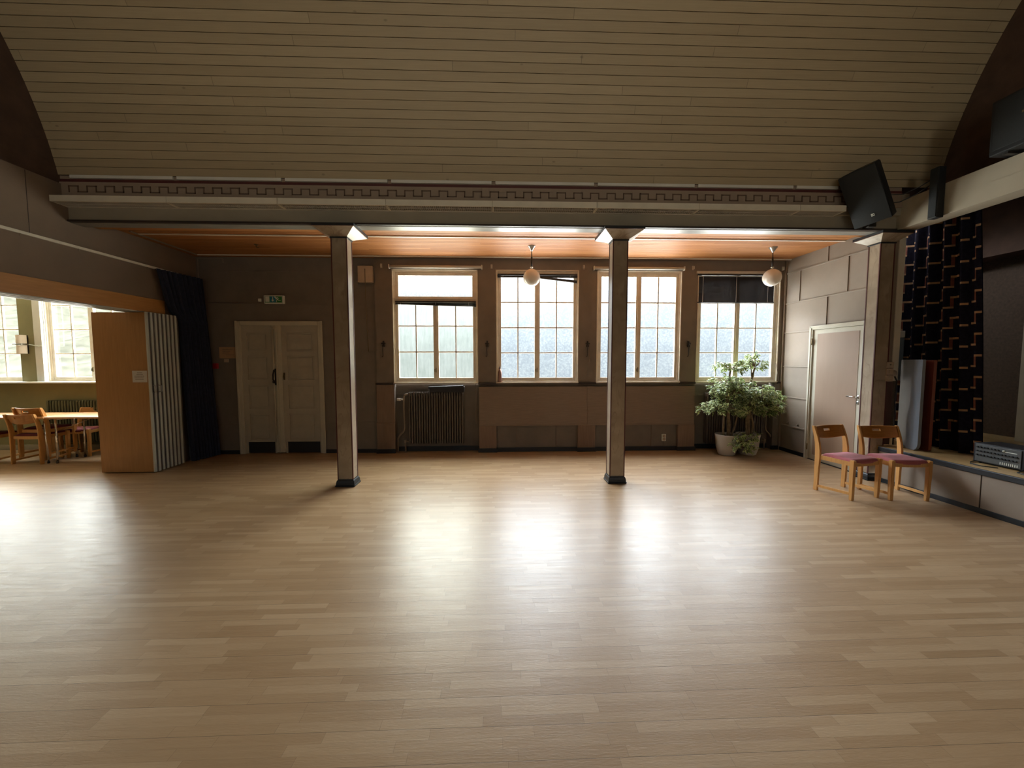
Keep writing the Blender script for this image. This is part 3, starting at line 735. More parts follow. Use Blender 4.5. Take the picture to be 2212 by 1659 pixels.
# ------------------------------------------------------------------ pillars
PW, PD, q = .2355, .2043, .025
def pillar(px_, py, lab, wall=False):
    cx, cy = px_+PW/2, py+PD/2
    t = thing('pillar', (cx, cy, 0), lab, 'pillar', 'marbled pillars under the beam')
    a, b = PW/2, PD/2
    mb = MB().box(cx-a+q, cx+a-q, cy-b+q, cy+b-q, .09, 3.045, bev=.006)
    mb.build('shaft', M['marble'], t)
    e = MB()
    for sx in (-1, 1):
        for sy in (-1, 1):
            X_, Y_ = cx+sx*(a-q-.002), cy+sy*(b-q-.002)
            e.box(X_-.006, X_+.006, Y_-.006, Y_+.006, .09, 3.045)
    e.build('corner_bead', M['redline'], t)
    bs = MB()
    pr = [(0, a, b), (.018, a+.004, b+.004), (.02, a-.004, b-.004), (.05, a-.006, b-.006), (.075, a-.012, b-.012), (.085, a-q+.004, b-q+.004), (.093, a-q+.003, b-q+.003)]
    bs.grid([[(cx-A, cy-C, z), (cx+A, cy-C, z), (cx+A, cy+C, z), (cx-A, cy+C, z)] for z, A, C in pr], False, False, True)
    bs.build('base', M['dark'] if False else M['black'], t)
    n = MB().box(cx-a+q-.012, cx+a-q+.012, cy-b+q-.012, cy+b-q+.012, 3.04, 3.056, bev=.004); n.build('necking', M['black'], t)
    E_ = .2 if wall else .2414
    cp = MB(); pr = [(3.056, a-q+.004, b-q+.004), (3.128, E_-.012, E_-.012), (3.131, E_-.004, E_-.004)]
    cp.grid([[(cx-A, cy-C, z), (cx+A, cy-C, z), (cx+A, cy+C, z), (cx-A, cy+C, z)] for z, A, C in pr], False, False, True)
    V = [cp.bm.verts.new(p) for p in [(cx-E_+.004, cy-E_+.004, 3.131), (cx+E_-.004, cy-E_+.004, 3.131), (cx+E_-.004, cy+E_-.004, 3.131), (cx-E_+.004, cy+E_-.004, 3.131)]]; cp.bm.faces.new(V)
    c_ = cp.build('capital', M['plaster'] if False else M['marble'], t, weld=True)
    MB().box(cx-E_, cx+E_, cy-E_, cy+E_, 3.131, 3.136).build('red_band', M['redline'], c_)
    MB().box(cx-E_, cx+E_, cy-E_, cy+E_, 3.136, 3.166).build('abacus', M['black'], c_)
    return t
pillar(-2.0388, 4.6634, 'marbled square pillar between the double door and the first window')
pillar(1.384, 4.6634, 'marbled square pillar standing in front of the third window')
pillar(4.795, 4.6634, 'marbled square pillar set against the side wall beside the stage', True)

# ------------------------------------------------------------------ globe lamps
def globe(x, y, z, lab):
    t = thing('globe_pendant', (x, y, ZC), lab, 'pendant lamp', 'opal globe pendants in the window aisle')
    MB().lathe([(.0, ZC-.075), (.012, ZC-.075), (.020, ZC-.06), (.035, ZC-.035), (.055, ZC-.010), (.058, ZC), (.0, ZC)], x, y, 28).build('ceiling_cup', M['metal'], t)
    MB().tube([(x, y, ZC-.07), (x, y, z+.20)], .007, 10).tube([(x, y, z+.30), (x, y, z+.155)], .0125, 12).build('rod', M['iron'], t)
    MB().lathe([(.0, z+.158), (.021, z+.158), (.021, z+.146), (.008, z+.144), (.008, z+.130), (.026, z+.127), (.026, z+.121), (.0, z+.121)], x, y, 28).build('gallery', M['signwhite'], t)
    MB().sphere((x, y, z), .127, 40, 24).build('globe', M['opal'], t)
globe(.49, 5.70, 2.805, 'opal globe pendant lamp hanging before the window with sagging blind')
globe(4.14, 5.66, 2.82, 'opal globe pendant lamp hanging before the lowered dark blind')
# small sprinkler-like hook on the orange ceiling at left
tag(MB().tube([(-3.55, 5.75, ZC), (-3.55, 5.75, ZC-.03), (-3.53, 5.75, ZC-.05), (-3.51, 5.75, ZC-.04)], .006, 8).lathe([(0, ZC-.01), (.025, ZC-.01), (.025, ZC), (0, ZC)], -3.55, 5.75, 16).build('ceiling_hook', M['brass']), 'small brass hook in the orange ceiling left of the first pillar', 'hook')

# ------------------------------------------------------------------ right wall with door
DY0, DY1, DH = 4.905, 5.815, 2.09
w = MB().box(XR, XR+.12, DY1, FW+.3, 0, 3.4).box(XR, XR+.12, 4.80, DY0, 0, 3.4).box(XR, XR+.12, DY0, DY1, DH, 3.4)
struct('wall_right', w, M['wall_side'], 'brown boarded side wall with battens')
bt = MB(); e = XR-.012
for z in (3.04, 2.53): bt.box(e, XR+.01, 4.87, FW, z-.010, z+.010, bev=.003)
for z in (2.035, 1.465, .94): bt.box(e, XR+.01, DY1+.0, FW, z-.010, z+.010, bev=.003)
bt.box(e-.004, XR+.01, DY1, FW, .44, .462, bev=.003)
for y, a, b in ((5.58, 3.05, ZC), (6.09, 2.54, 3.03), (5.24, 2.54, 3.03), (5.56, 2.09, 2.52)): bt.box(e, XR+.01, y-.014, y+.014, a, b, bev=.003)
bt.box(XR-.03, XR, FW-.03, FW, 0, ZC, bev=.004)
struct('trim_18', bt, M['wall_side'], 'thin battens dividing the side wall')
struct('baseboard_right', MB().box(XR-.018, XR, DY1, FW, 0, .06, bev=.003).box(XR-.018, XR, -3.5, 4.66, 0, .055, bev=.003).box(XR-.012, XR+.02, DY0, DY1, 0, .012), M['black'], 'black skirting along side wall and stage')
r = struct_root('door_2', (XR, (DY0+DY1)/2, 0), 'pale framed door with pinkish brown leaf')
f = MB().box(XR-.02, XR+.10, DY0, DY0+.045, 0, DH, bev=.005).box(XR-.02, XR+.10, DY1-.045, DY1, 0, DH, bev=.005).box(XR-.02, XR+.10, DY0+.045, DY1-.045, DH-.045, DH, bev=.005)
f.box(XR-.028, XR-.015, DY0-.012, DY0+.02, 0, DH+.01, bev=.003).box(XR-.028, XR-.015, DY1-.02, DY1+.012, 0, DH+.01, bev=.003).box(XR-.028, XR-.015, DY0, DY1, DH-.02, DH+.012, bev=.003)
f.build('door_frame', M['door_f'], r)
lf = MB().box(XR+.0, XR+.04, DY0+.048, DY1-.048, .012, DH-.048, bev=.003).build('door_leaf', M['door_f'], r)
MB().box(XR-.004, XR+.02, DY0+.105, DY1-.12, .09, DH-.115, bev=.002).build('leaf_panel', M['pink'], lf)
hx = XR-.01
MB().lathe([(.0, 0), (.024, 0), (.024, .008), (0, .008)], seg=20, mx=Matrix.Translation((XR, DY0+.075, 1.065)) @ Matrix.Rotation(-PI/2, 4, 'Y')).tube([(XR, DY0+.075, 1.065), (XR-.045, DY0+.075, 1.065), (XR-.055, DY0+.085, 1.065), (XR-.055, DY0+.20, 1.065)], .010, 12).build('door_handle', M['chrome'], r)
MB().lathe([(.0, 0), (.024, 0), (.024, .008), (0, .008)], seg=20, mx=Matrix.Translation((XR, DY0+.075, .985)) @ Matrix.Rotation(-PI/2, 4, 'Y')).box(XR-.016, XR-.006, DY0+.07, DY0+.08, .972, .995).build('lock', M['metal'], r)
for z in (1.86, .20): MB().tube([(XR-.026, DY1-.045, z-.05), (XR-.026, DY1-.045, z+.05)], .009, 10).build('hinge', M['brass'], r)
tag(MB().lathe([(0, 0), (.02, 0), (.012, .02), (0, .02)], seg=16, mx=Matrix.Translation((XR, 6.0, .50)) @ Matrix.Rotation(-PI/2, 4, 'Y')).build('coat_knob', M['pipe']), 'tiny knob low on the side wall left of the pale door, nearer the door', 'knob', 'tiny wall knobs')
tag(MB().lathe([(0, 0), (.02, 0), (.012, .02), (0, .02)], seg=16, mx=Matrix.Translation((XR, 6.22, .50)) @ Matrix.Rotation(-PI/2, 4, 'Y')).build('coat_knob', M['pipe']), 'tiny knob low on the side wall, nearer the corner', 'knob', 'tiny wall knobs')

# ------------------------------------------------------------------ stage side
SZ = .46
struct('wall_right', MB().box(XR, XR+.22, -3.6, 4.62, 3.175, 3.35).box(XR+.006, XR+.22, -3.6, 4.62, 3.35, 3.52).box(XR, XR+.22, 4.62, 4.85, 3.17, 3.52), M['plaster'], 'pale beam over the stage opening')
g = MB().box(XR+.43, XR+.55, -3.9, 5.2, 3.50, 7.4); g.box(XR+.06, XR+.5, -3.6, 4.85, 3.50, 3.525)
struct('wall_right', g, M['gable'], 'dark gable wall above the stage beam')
struct('floor', MB().box(XR+.0, XR+.2, -3.5, 4.655, .05, SZ-.045).box(XR+.2, 7.6, -3.5, 5.6, .05, SZ-.045), M['dark'], 'stage underframe')
stg = MB(); y = -3.5; i = 0
stg.box(XR-.005, XR+.2, -3.5, 4.72, SZ-.045, SZ-.002).box(XR+.2, 7.6, -3.5, 5.6, SZ-.045, SZ-.002)
struct('floor', stg, M['stagewood'], 'wooden stage floor')
struct('trim_19', MB().box(XR-.028, XR-.004, -3.5, 4.655, SZ-.062, SZ-.002, bev=.006), M['black'], 'black nosing along the stage edge')
fr = MB(); ys = [4.655, 3.61, 2.4, 1.2, 0., -1.2, -2.4, -3.5]
for a, b in zip(ys[1:], ys): fr.box(XR-.012, XR+.01, a+.005, b-.005, .055, SZ-.06, bev=.003)
struct('trim_20', fr, M['wall_side'], 'brown panels on the stage front')
struct('trim_21', MB().box(XR-.005, XR+.01, -3.5, 4.655, .05, SZ-.06), M['dark'], 'dark gaps of the stage front')
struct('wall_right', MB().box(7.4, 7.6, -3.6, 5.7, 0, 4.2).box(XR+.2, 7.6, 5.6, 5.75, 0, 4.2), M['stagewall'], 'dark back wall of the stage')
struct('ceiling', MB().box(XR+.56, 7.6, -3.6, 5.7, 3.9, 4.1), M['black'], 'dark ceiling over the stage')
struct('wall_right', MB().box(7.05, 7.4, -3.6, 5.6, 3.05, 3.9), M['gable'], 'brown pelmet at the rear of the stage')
struct('trim_22', MB().box(7.05, 7.4, 4.2, 4.86, SZ, 3.05), M['plaster'], 'pale pilaster at the rear of the stage')
# jamb beside the third pillar
struct('trim_23', MB().box(XR-.0, 5.09, 4.72, 4.80, 1.29, 3.18), M['wall_side'], 'brown jamb beside the stage')
struct('trim_24', MB().box(5.09, 5.175, 4.71, 4.80, 1.30, 3.18, bev=.003), M['white'], 'pale strip of the stage jamb')
struct('trim_25', MB().box(XR-.0, 5.125, 4.72, 4.80, SZ, 1.29), M['brownpanel'], 'dark brown lower jamb beside the stage')
for k, (z, l) in enumerate(((1.505, 'topmost of the three by the stage'), (1.42, 'middle one of the three by the stage'), (1.335, 'lowest of the three by the stage'))):
    t = thing('wall_switch', (5.04, 4.70, z), 'beige square wall switch box, '+l, 'switch', 'stacked switches beside the stage')
    MB().box(4.985, 5.075, 4.675, 4.72, z-.04, z+.04, bev=.005).build('housing', M['switch'], t)
    MB().box(5.012, 5.048, 4.668, 4.678, z-.02, z+.02, bev=.003).build('rocker', M['switch'] if k else M['iron'], t) if k else MB().lathe([(0, 0), (.006, 0), (.006, .004), (0, .004)], seg=12, mx=Matrix.Translation((5.03, 4.675, z+.005)) @ Matrix.Rotation(PI/2, 4, 'X')).build('indicator', M['iron'], t)
t = thing('socket_outlet', (5.10, 4.70, 1.40), 'round beige surface socket right of the stacked switches', 'socket')
MB().lathe([(0, 0), (.042, 0), (.038, .03), (.0, .034)], seg=24, mx=Matrix.Translation((5.105, 4.72, 1.40)) @ Matrix.Rotation(PI/2, 4, 'X')).build('body', M['switch'], t)
MB().tube([(5.11, 4.69, 1.36), (5.13, 4.68, 1.30), (5.12, 4.68, 1.1), (5.14, 4.69, .8), (5.13, 4.68, SZ+.01)], .008, 8).build('cable', M['iron'], t)
# pale blue cabinet behind
t = thing('wall_cabinet', (5.42, 4.95, 1.62), 'pale blue grey narrow box behind the stage jamb', 'cabinet')
MB().box(5.33, 5.50, 4.95, 5.10, 1.29, 1.87, bev=.006).build('body', M['blue2'], t)
MB().box(5.33, 5.50, 4.945, 5.10, 1.875, 1.965, bev=.006).build('top_box', M['white2'], t)
MB().box(5.395, 5.402, 4.944, 4.95, 1.32, 1.84).build('seam', M['blue'], t)
# curved cable on stage
tag(MB().tube([(5.04, 4.63, .70), (5.05, 4.60, .60), (5.09, 4.57, .52), (5.14, 4.55, SZ+.012)], .010, 10).build('cable', M['metal']), 'thick grey cable curving down to the stage floor', 'cable')

# patterned drape
def drape_pt(s, z, off=0.):
    # s metres along the cloth, 0 = right hand (near) edge
    u = s/1.62
    y = 4.07 + 1.10*u + .17*(z-SZ)/2.9*(1-u)
    x = 5.50 + .05*u + .040*math.sin(s*21.+.3*math.sin(z*1.1))+.024*math.sin(s*43+1+.2*z) - off
    if u > .72: x += (u-.72)*.25
    return Vector((x, y, z))
t = thing('stage_curtain', (5.5, 4.5, SZ), 'dark curtain with tan and rust zigzag pattern hanging on stage', 'curtain')
NS, NZ = 110, 20
mb = MB(); z0, z1 = SZ+.01, 3.45
mb.grid([[drape_pt(1.62*i/NS, z0+(z1-z0)*j/NZ) for j in range(NZ+1)] for i in range(NS+1)])
mb.grid([[drape_pt(1.62*i/NS, z0+(z1-z0)*j/NZ)+Vector((.012, 0, 0)) for j in range(NZ+1)] for i in range(NS+1)])
mb.build('cloth', M['drape'], t, normals=False)
def ribbon(mb, s0, s1, za, zb):
    n = max(1, int(abs(s1-s0)/.012)); 
    mb.grid([[drape_pt(s0+(s1-s0)*i/n, z, .004) for z in (za, (za+zb)/2, zb)] for i in range(n+1)])
tl, td = MB(), MB(); rr = random.Random(5)
c = 0; s = -.02
while s < 1.55:
    z = SZ+.15+(c*.105) % .25
    while z < 3.35:
        def cl(a): return max(0, min(1.61, a))
        if cl(s+.13) > cl(s+.0): ribbon(tl, cl(s), cl(s+.115), z, z+.025)
        ribbon(td, cl(s+.092), cl(s+.115), z-.10, z) if s+.145 < 1.6 else None
        if s+.19 < 1.6: ribbon(tl, s+.092, s+.165, z-.123, z-.10)
        z += .25
    s += .185; c += 1
tl.build('tan_bands', M['thread_l'], t, normals=False); td.build('rust_bands', M['thread_d'], t, normals=False)

# folded tables upright on stage
def upright_board(name, a, b, z0, z1, th, rad, m, lab, cat, edge=None):
    A, Bv = Vector(a), Vector(b); d = (Bv-A); L = d.length; d.normalize(); n = Vector((d.y, -d.x))
    if n.x > 0: n = -n
    t = thing(name, (A.x, A.y, SZ), lab, cat)
    poly = []
    for k in range(7): an = PI+PI/2*k/6; poly.append((rad+rad*math.cos(an), z0+rad+rad*math.sin(an)))
    for k in range(7): an = 1.5*PI+PI/2*k/6; poly.append((L-rad+rad*math.cos(an), z0+rad+rad*math.sin(an)))
    r2 = .012
    for k in range(4): an = PI/2*k/3; poly.append((L-r2+r2*math.cos(an), z1-r2+r2*math.sin(an)))
    for k in range(4): an = PI/2+PI/2*k/3; poly.append((r2+r2*math.cos(an), z1-r2+r2*math.sin(an)))
    def P(p, w): q_ = A+d*p[0]-n*w; return (q_.x, q_.y, p[1])
    for nm, w0, w1, mm in (('table_top', 0, th*.35, m), ('edge_core', th*.35, th, edge or m)):
        mb = MB(); F = [mb.bm.verts.new(P(p, w0)) for p in poly]; G = [mb.bm.verts.new(P(p, w1)) for p in poly]
        mb.bm.faces.new(F); mb.bm.faces.new(G[::-1])
        for i in range(len(poly)): mb.bm.faces.new([F[i], F[(i+1) % len(poly)], G[(i+1) % len(poly)], G[i]])
        mb.build(nm, mm, t)
    return t
upright_board('folded_table', (5.20, 4.70), (5.085, 4.355), SZ, 1.575, .03, .09, M['blue'], 'blue grey folded table top with rounded lower corners upright on stage', 'folded table', M['blue'])
upright_board('folded_table', (5.30, 4.70), (5.19, 4.325), SZ, 1.57, .03, .03, M['redwood'], 'reddish brown board standing upright behind the blue grey table top', 'board', M['redwood'])
# amplifier
t = thing('mixer_amplifier', (5.32, 3.68, SZ), 'black mixer amplifier with rows of knobs lying on the stage', 'amplifier')
ax, ay0, ay1, az0, az1 = 5.18, 3.505, 3.865, SZ+.012, .665
MB().box(ax, ax+.30, ay0-.02, ay1+.02, az0, az1+.012, bev=.006).build('cabinet', M['ampbox'], t)
MB().box(ax-.008, ax+.004, ay0, ay1, az0+.012, az1, bev=.002).build('faceplate', M['amp'], t)

for rr_ in range(3):
    for k in range(12):
        yk = ay1-.02-k*.028; zk = az1-.03-rr_*.042
        if rr_ == 0 and k > 7: continue
        MB().tube([(ax-.008, yk, zk), (ax-.022, yk, zk)], .008, 10).build('knob', M['black'], t)
MB().box(ax-.012, ax-.007, ay0+.03, ay0+.12, az1-.04, az1-.033).sphere((ax-.012, ay0+.13, az1-.03), .010, 12, 8).build('badge', M['signwhite'], t)
lg = MB()
for k in range(9): lg.box(ax-.011, ax-.006, ay0+.02+k*.016, ay0+.026+k*.016, az0+.02, az0+.045)
lg.build('fader_marks', M['signwhite'], t)
for yk in (ay0-.0, ay1): MB().tube([(ax+.15, yk-.05, az1+.02), (ax+.15, yk-.04, az1+.04), (ax+.15, yk+.04, az1+.04), (ax+.15, yk+.05, az1+.02)], .007, 8).build('carry_handle', M['metal'], t) if yk < 3.6 else None
for k in range(4): MB().lathe([(0, SZ-.001), (.012, SZ-.001), (.012, SZ+.013), (0, SZ+.013)], (ax+.03, ax+.27)[k % 2], (ay0+.02, ay1-.02)[k//2], 12).build('foot', M['black'], t)
for pts, l in (([(5.30, 3.92, SZ+.006), (5.12, 3.86, SZ+.006), (5.04, 3.80, SZ+.006), (5.03, 3.70, SZ+.006), (5.10, 3.62, SZ+.006)], 'thin black cable lying on the stage before the amplifier'), ([(5.18, 3.50, SZ+.006), (5.08, 3.46, SZ+.006), (5.05, 3.38, SZ+.006), (5.14, 3.25, SZ+.006)], 'short black cable trailing right from the amplifier')):
    tag(MB().tube(pts, .005, 8).build('cable', M['black']), l, 'cable')

# big tilted loudspeaker on the third pillar
def oriented(F, roll, c):
    F = Vector(F).normalized(); R = Vector((F.y*-1, F.x, 0)).normalized()
    if R.x < 0: R = -R
    U = R.cross(-F) if False else F.cross(R)*-1
    if U.z < 0: U = -U
    R2 = R*math.cos(roll)+U*math.sin(roll); U2 = -R*math.sin(roll)+U*math.cos(roll)
    m = Matrix(((R2.x, -F.x, U2.x, c[0]), (R2.y, -F.y, U2.y, c[1]), (R2.z, -F.z, U2.z, c[2]), (0, 0, 0, 1)))
    return m
az, pt = 1.108, .457
F = (-math.sin(az)*math.cos(pt), -math.cos(az)*math.cos(pt), -math.sin(pt))
mx = oriented(F, .133, (4.197, 4.306, 3.432))
t = thing('loudspeaker', (4.25, 4.35, 3.42), 'large black loudspeaker tilted forward on top of the pillar by the stage', 'loudspeaker')
W_, H_, D_ = .345, .63, .355
c = MB(); tb = bmesh.new(); 
poly = [(-W_/2, 0.012), (W_/2, .012), (W_/2-.02, .2), (W_/2-.075, D_), (-W_/2+.075, D_), (-W_/2+.02, .2)]
A = [tb.verts.new((p[0], p[1], -H_/2)) for p in poly]; Bt = [tb.verts.new((p[0], p[1], H_/2)) for p in poly]
tb.faces.new(A); tb.faces.new(Bt[::-1])
for i in range(6): tb.faces.new([A[i], A[(i+1) % 6], Bt[(i+1) % 6], Bt[i]])
bmesh.ops.recalc_face_normals(tb, faces=list(tb.faces)); bmesh.ops.bevel(tb, geom=list(tb.edges), offset=.008, segments=2, affect='EDGES')
c.merge(tb, mx); c.build('cabinet', M['cab'], t)
g = MB(); n = 12
def gp(i, j, o=0.):
    u = (i/n-.5)*2; return mx @ Vector((u*(W_/2-.004), -.016*(1-u*u)-o, (j-.5)*(H_-.01)))
g.grid([[gp(i, 0), gp(i, 1)] for i in range(n+1)]); g.grid([[gp(i, j) , gp(i, j)*1+ (mx.to_3x3() @ Vector((0, .02, 0)))] for i in range(0, n+1) for j in (0,)])
g.build('grille', M['grille'], t)
lg = MB()
lg.box(.016, .044, -.022, -.013, -.232, -.204, mx=mx)
lo = lg.build('badge', M['signwhite'], t)
MB().box(.021, .027, -.0235, -.021, -.226, -.212, mx=mx).box(.033, .039, -.0235, -.021, -.224, -.210, mx=mx).build('badge_mark', M['iron'], lo)
br = MB().tube([mx @ Vector((0, .2, -.30)), (4.55, 4.60, 3.24), (4.80, 4.72, 3.185)], .022, 12).box(4.74, 4.92, 4.64, 4.80, 3.163, 3.186, bev=.004).box(4.50, 4.60, 4.54, 4.64, 3.19, 3.27, bev=.01)
br.build('mounting_bracket', M['iron'], t)
# line speaker strip on the beam
t = thing('column_loudspeaker', (4.89, 4.16, 3.43), 'slim black column loudspeaker fixed upright on the pale stage beam', 'loudspeaker')
MB().box(4.84, 4.925, 4.11, 4.20, 3.15, 3.70, bev=.008).build('cabinet', M['cab'], t)
MB().box(4.835, 4.842, 4.117, 4.193, 3.16, 3.69, bev=.002).build('grille', M['grille'], t)
MB().box(4.92, XR+.008, 4.13, 4.18, 3.3, 3.5).build('wall_bracket', M['iron'], t)
tag(MB().tube([(4.88, 4.20, 3.55), (4.80, 4.30, 3.47), (4.70, 4.38, 3.42), (4.60, 4.42, 3.42), (4.50, 4.44, 3.46)], .006, 8).build('speaker_cable', M['black']), 'black cable sagging between tilted loudspeaker and column loudspeaker', 'cable')
tag(MB().tube([(4.88, 4.20, 3.60), (4.82, 4.28, 3.55), (4.72, 4.36, 3.50), (4.62, 4.40, 3.51), (4.50, 4.44, 3.55)], .005, 8).build('speaker_cable', M['black']), 'upper thinner black cable between the two loudspeakers', 'cable')
# subwoofer box on beam ledge
t = thing('loudspeaker', (4.95, 3.4, 3.56), 'large square black loudspeaker standing above the pale stage beam at right', 'loudspeaker')
MB().box(4.80, 5.28, 3.02, 3.66, 3.545, 4.06, bev=.012).build('cabinet', M['cab'], t)
MB().box(4.792, 4.802, 3.05, 3.63, 3.59, 4.035, bev=.003).build('grille', M['grille'], t)
MB().box(4.787, 4.792, 3.40, 3.43, 3.83, 3.85).build('badge', M['brass'], t)
MB().box(4.82, XR+.30, 3.1, 3.14, 3.524, 3.547).box(4.82, XR+.30, 3.53, 3.57, 3.524, 3.547).build('mounting_bracket', M['iron'], t)

# ------------------------------------------------------------------ left wall, partition, curtain
struct('wall_left', MB().box(XL-.25, XL, -4, B+.1, 2.455, 3.575).box(XL-.25, XL, 5.80, B+.5, 0, 2.455).box(XL-.25, XL, -4, .6, 0, 2.455), M['wall_left'], 'brown wall above the folding partition')
struct('wall_left', MB().box(XL-.25, XL-.02, -4, 5.2, 3.575, 7.4), M['gable'], 'dark gable wall above the left wall')
struct('trim_26', MB().box(XL-.16, XL+.012, .6, 5.80, 2.26, 2.455, bev=.004), M['header'], 'wooden header over the folding partition')
struct('trim_27', MB().box(XL-.02, XL+.0, .6, 5.80, 2.245, 2.262).box(XL-.16, XL-.11, .6, 5.80, 2.235, 2.262).box(XL-.09, XL-.06, .6, 5.8, 2.24, 2.262), M['alu'], 'pale track under the wooden header')
t = thing('curtain_rail', (XL, 3.0, 2.90), 'long white curtain rail along the brown left wall', 'curtain rail')
MB().box(XL, XL+.03, .2, 6.4, 2.885, 2.915, bev=.003).build('rail', M['white'], t)
for k, y in enumerate((4.14, 4.68, 5.18, 5.55)): MB().tube([(XL+.02, y, 2.888), (XL+.02, y, 2.86)], .005, 6).build('glider', M['pipe'], t)
struct('trim_28', MB().box(XL-.001, XL+.002, 4.235, 4.24, 2.92, 3.57).box(XL-.001, XL+.002, 2.7, 2.705, 2.92, 3.57), M['dark'], 'fine joints in the upper left wall')

t = thing('folding_partition', (-5.2, 5.63, 0), 'folded stack of wooden partition panels with white metal edges', 'folding partition')
n = 8; th = (5.895-5.37)/n
for k in range(n):
    y0 = 5.37+k*th
    p = MB().box(-5.56, -4.852, y0+.003, y0+th-.010, .012, 2.235, bev=.002).build('panel', M['partition'], t)
    ed = MB()
    ed.box(-4.855, -4.834, y0+.0015, y0+th*.52, .008, 2.245, bev=.004)
    ed.build('edge_profile', M['alu'], p)
    MB().box(-4.855, -4.842, y0+th*.52, y0+th*.80, .01, 2.24).box(-4.852, -4.838, y0+th*.82, y0+th*.9, .01, 2.24).build('seal', M['alu_d'], p)
MB().tube([(-4.834, 5.415, 1.13), (-4.80, 5.42, 1.135), (-4.80, 5.42, 1.225), (-4.834, 5.415, 1.23)], .005, 8).build('handle', M['metal'], t)
MB().tube([(-4.834, 5.49, 1.13), (-4.79, 5.50, 1.14), (-4.79, 5.50, 1.22), (-4.834, 5.49, 1.23)], .005, 8).build('handle', M['metal'], t)
t = thing('notice', (-4.96, 5.37, 1.36), 'white paper notice taped to the wooden folding partition', 'notice')
MB().box(-5.06, -4.865, 5.368, 5.373, 1.275, 1.435).build('sheet', M['paper'], t)
tx = MB(); rr = random.Random(9)
for k, (a, b) in enumerate(((.35, .68), (.3, .7), (.15, .8), (.15, .75), (.2, .7))):
    z = 1.405-k*.024; x = -5.06+.195*a
    while x < -5.06+.195*b:
        wd = rr.uniform(.006, .016); tx.box(x, x+wd, 5.366, 5.3685, z, z+.006); x += wd+.004
tx.build('lettering', M['ink'], t)

t = thing('curtain', (-4.85, 6.1, 0), 'dark navy curtain gathered in the left corner beside the double door', 'curtain')
mb = MB(); NS, NZ = 90, 24
def cpt(i, j, back=0.):
    u = i/NS; z = .015+(2.885-.015)*j/NZ; v = j/NZ
    ya = 5.60+.0*v+.33*(1-v)**.5 if v < 1 else 5.60
    ya = 5.62+.15*min(1, (1-v)/.22)+.17*max(0, min(1, (.80-v)/.05))
    yb = 6.30+.07*(1-v)
    y = ya+(yb-ya)*u
    amp = .028+.022*(1-v)
    x = XL+.075+.135*u*v*.8+(1-v)*(.10+.10*u)+amp*math.sin(u*2*PI*9+.5*math.sin(v*3))+.012*math.sin(u*2*PI*21+v*2)
    return Vector((x+back, y, z))
mb.grid([[cpt(i, j) for j in range(NZ+1)] for i in range(NS+1)])
mb.grid([[cpt(i, j, -.015) for j in range(NZ+1)] for i in range(NS+1)])
mb.build('cloth', M['navy'], t, normals=False)
hk = MB()
for k in range(9):
    y = 5.66+k*.075; hk.box(XL+.018, XL+.03, y, y+.008, 2.878, 2.90)
hk.build('hooks', M['iron'], t)

# ------------------------------------------------------------------ side room at left
LW = [(-9.86, -8.375), (-7.995, -6.51), (-6.20, -4.99)]
w = MB(); wall_pieces(w, LX-.2, XL-.02, 0, 3.35, [(-11.4+.9, -10.2, 1.21, 3.0)] + [(a, b, 1.21, 3.0) for a, b in LW], LB, LB+.22)
struct('wall_back', w, M['olive'], 'olive wall of the side room with its windows')
struct('wall_left', MB().box(LX-.2, LX, -.2, LB+.2, 0, 3.35), M['olive'], 'far wall of the side room')
struct('wall_front', MB().box(LX-.2, XL-.2, -.4, -.2, 0, 3.35), M['olive'], 'near wall of the side room')
struct('ceiling', MB().box(LX-.2, XL-.24, -.4, LB+.3, 3.1, 3.35), M['white'], 'ceiling of the side room')
struct('trim_29', MB().box(LX, XL-.25, LB-.16, LB+.0, 1.185, 1.21, bev=.004), M['white2'], 'white window board of the side room')
struct('baseboard_left', MB().box(LX, XL-.25, LB-.02, LB, .0, .09, bev=.004), M['beam'], 'skirting of the side room')
struct('trim_30', MB().box(-8.115, -7.99, LB-.01, LB+.10, 1.21, 3.0, bev=.003).box(-6.515, -6.40, LB-.01, LB+.10, 1.21, 3.0, bev=.003), M['white2'], 'white window lining in the side room')
for k, (a, b) in enumerate(LW):
    window(5+k, a, b, R4, ['clear window at the left edge of the side room', 'clear window of the side room next to the partition', 'clear window of the side room hidden by the partition'][k], (M['clear'],)*2, z0=1.21, z1=3.0, y=7.02)
t = thing('wall_lamp', (-8.29, LB, 1.86), 'white shaded wall lamp with dark band between the side room windows', 'wall lamp')
for a, b, nm in ((1.70, 1.845, 'lamp_shade'), (1.875, 2.02, 'lamp_shade')):
    mb = MB(); mb.grid([[(-8.29+.075*math.cos(PI+PI*k/14), LB-.03+.075*math.sin(PI+PI*k/14), z) for z in (a, b)] for k in range(15)])
    mb.grid([[(-8.29+.070*math.cos(PI+PI*k/14), LB-.03+.070*math.sin(PI+PI*k/14), z) for z in (a, b)] for k in range(15)])
    mb.build(nm, M['opal'], t)
MB().box(-8.37, -8.21, LB-.11, LB, 1.847, 1.872, bev=.01).build('band', M['metal'], t)
MB().box(-8.355, -8.225, LB-.02, LB, 1.70, 2.02, bev=.004).build('back_plate', M['iron'], t)
tag(MB().tube([(-8.21, LB-.008, 1.86), (-8.04, LB-.02, 1.83), (-7.93, LB-.02, 1.84), (-7.92, LB-.02, 2.2), (-7.93, LB-.02, 2.9)], .008, 8).build('lamp_cable', M['signwhite']), 'white cable leading from the wall lamp up the window edge', 'cable')
radiator(-7.86, -6.2, .15, .885, 6.76, 34, 'long olive painted radiator behind the table in the side room', M['olive_d'], valve=False)

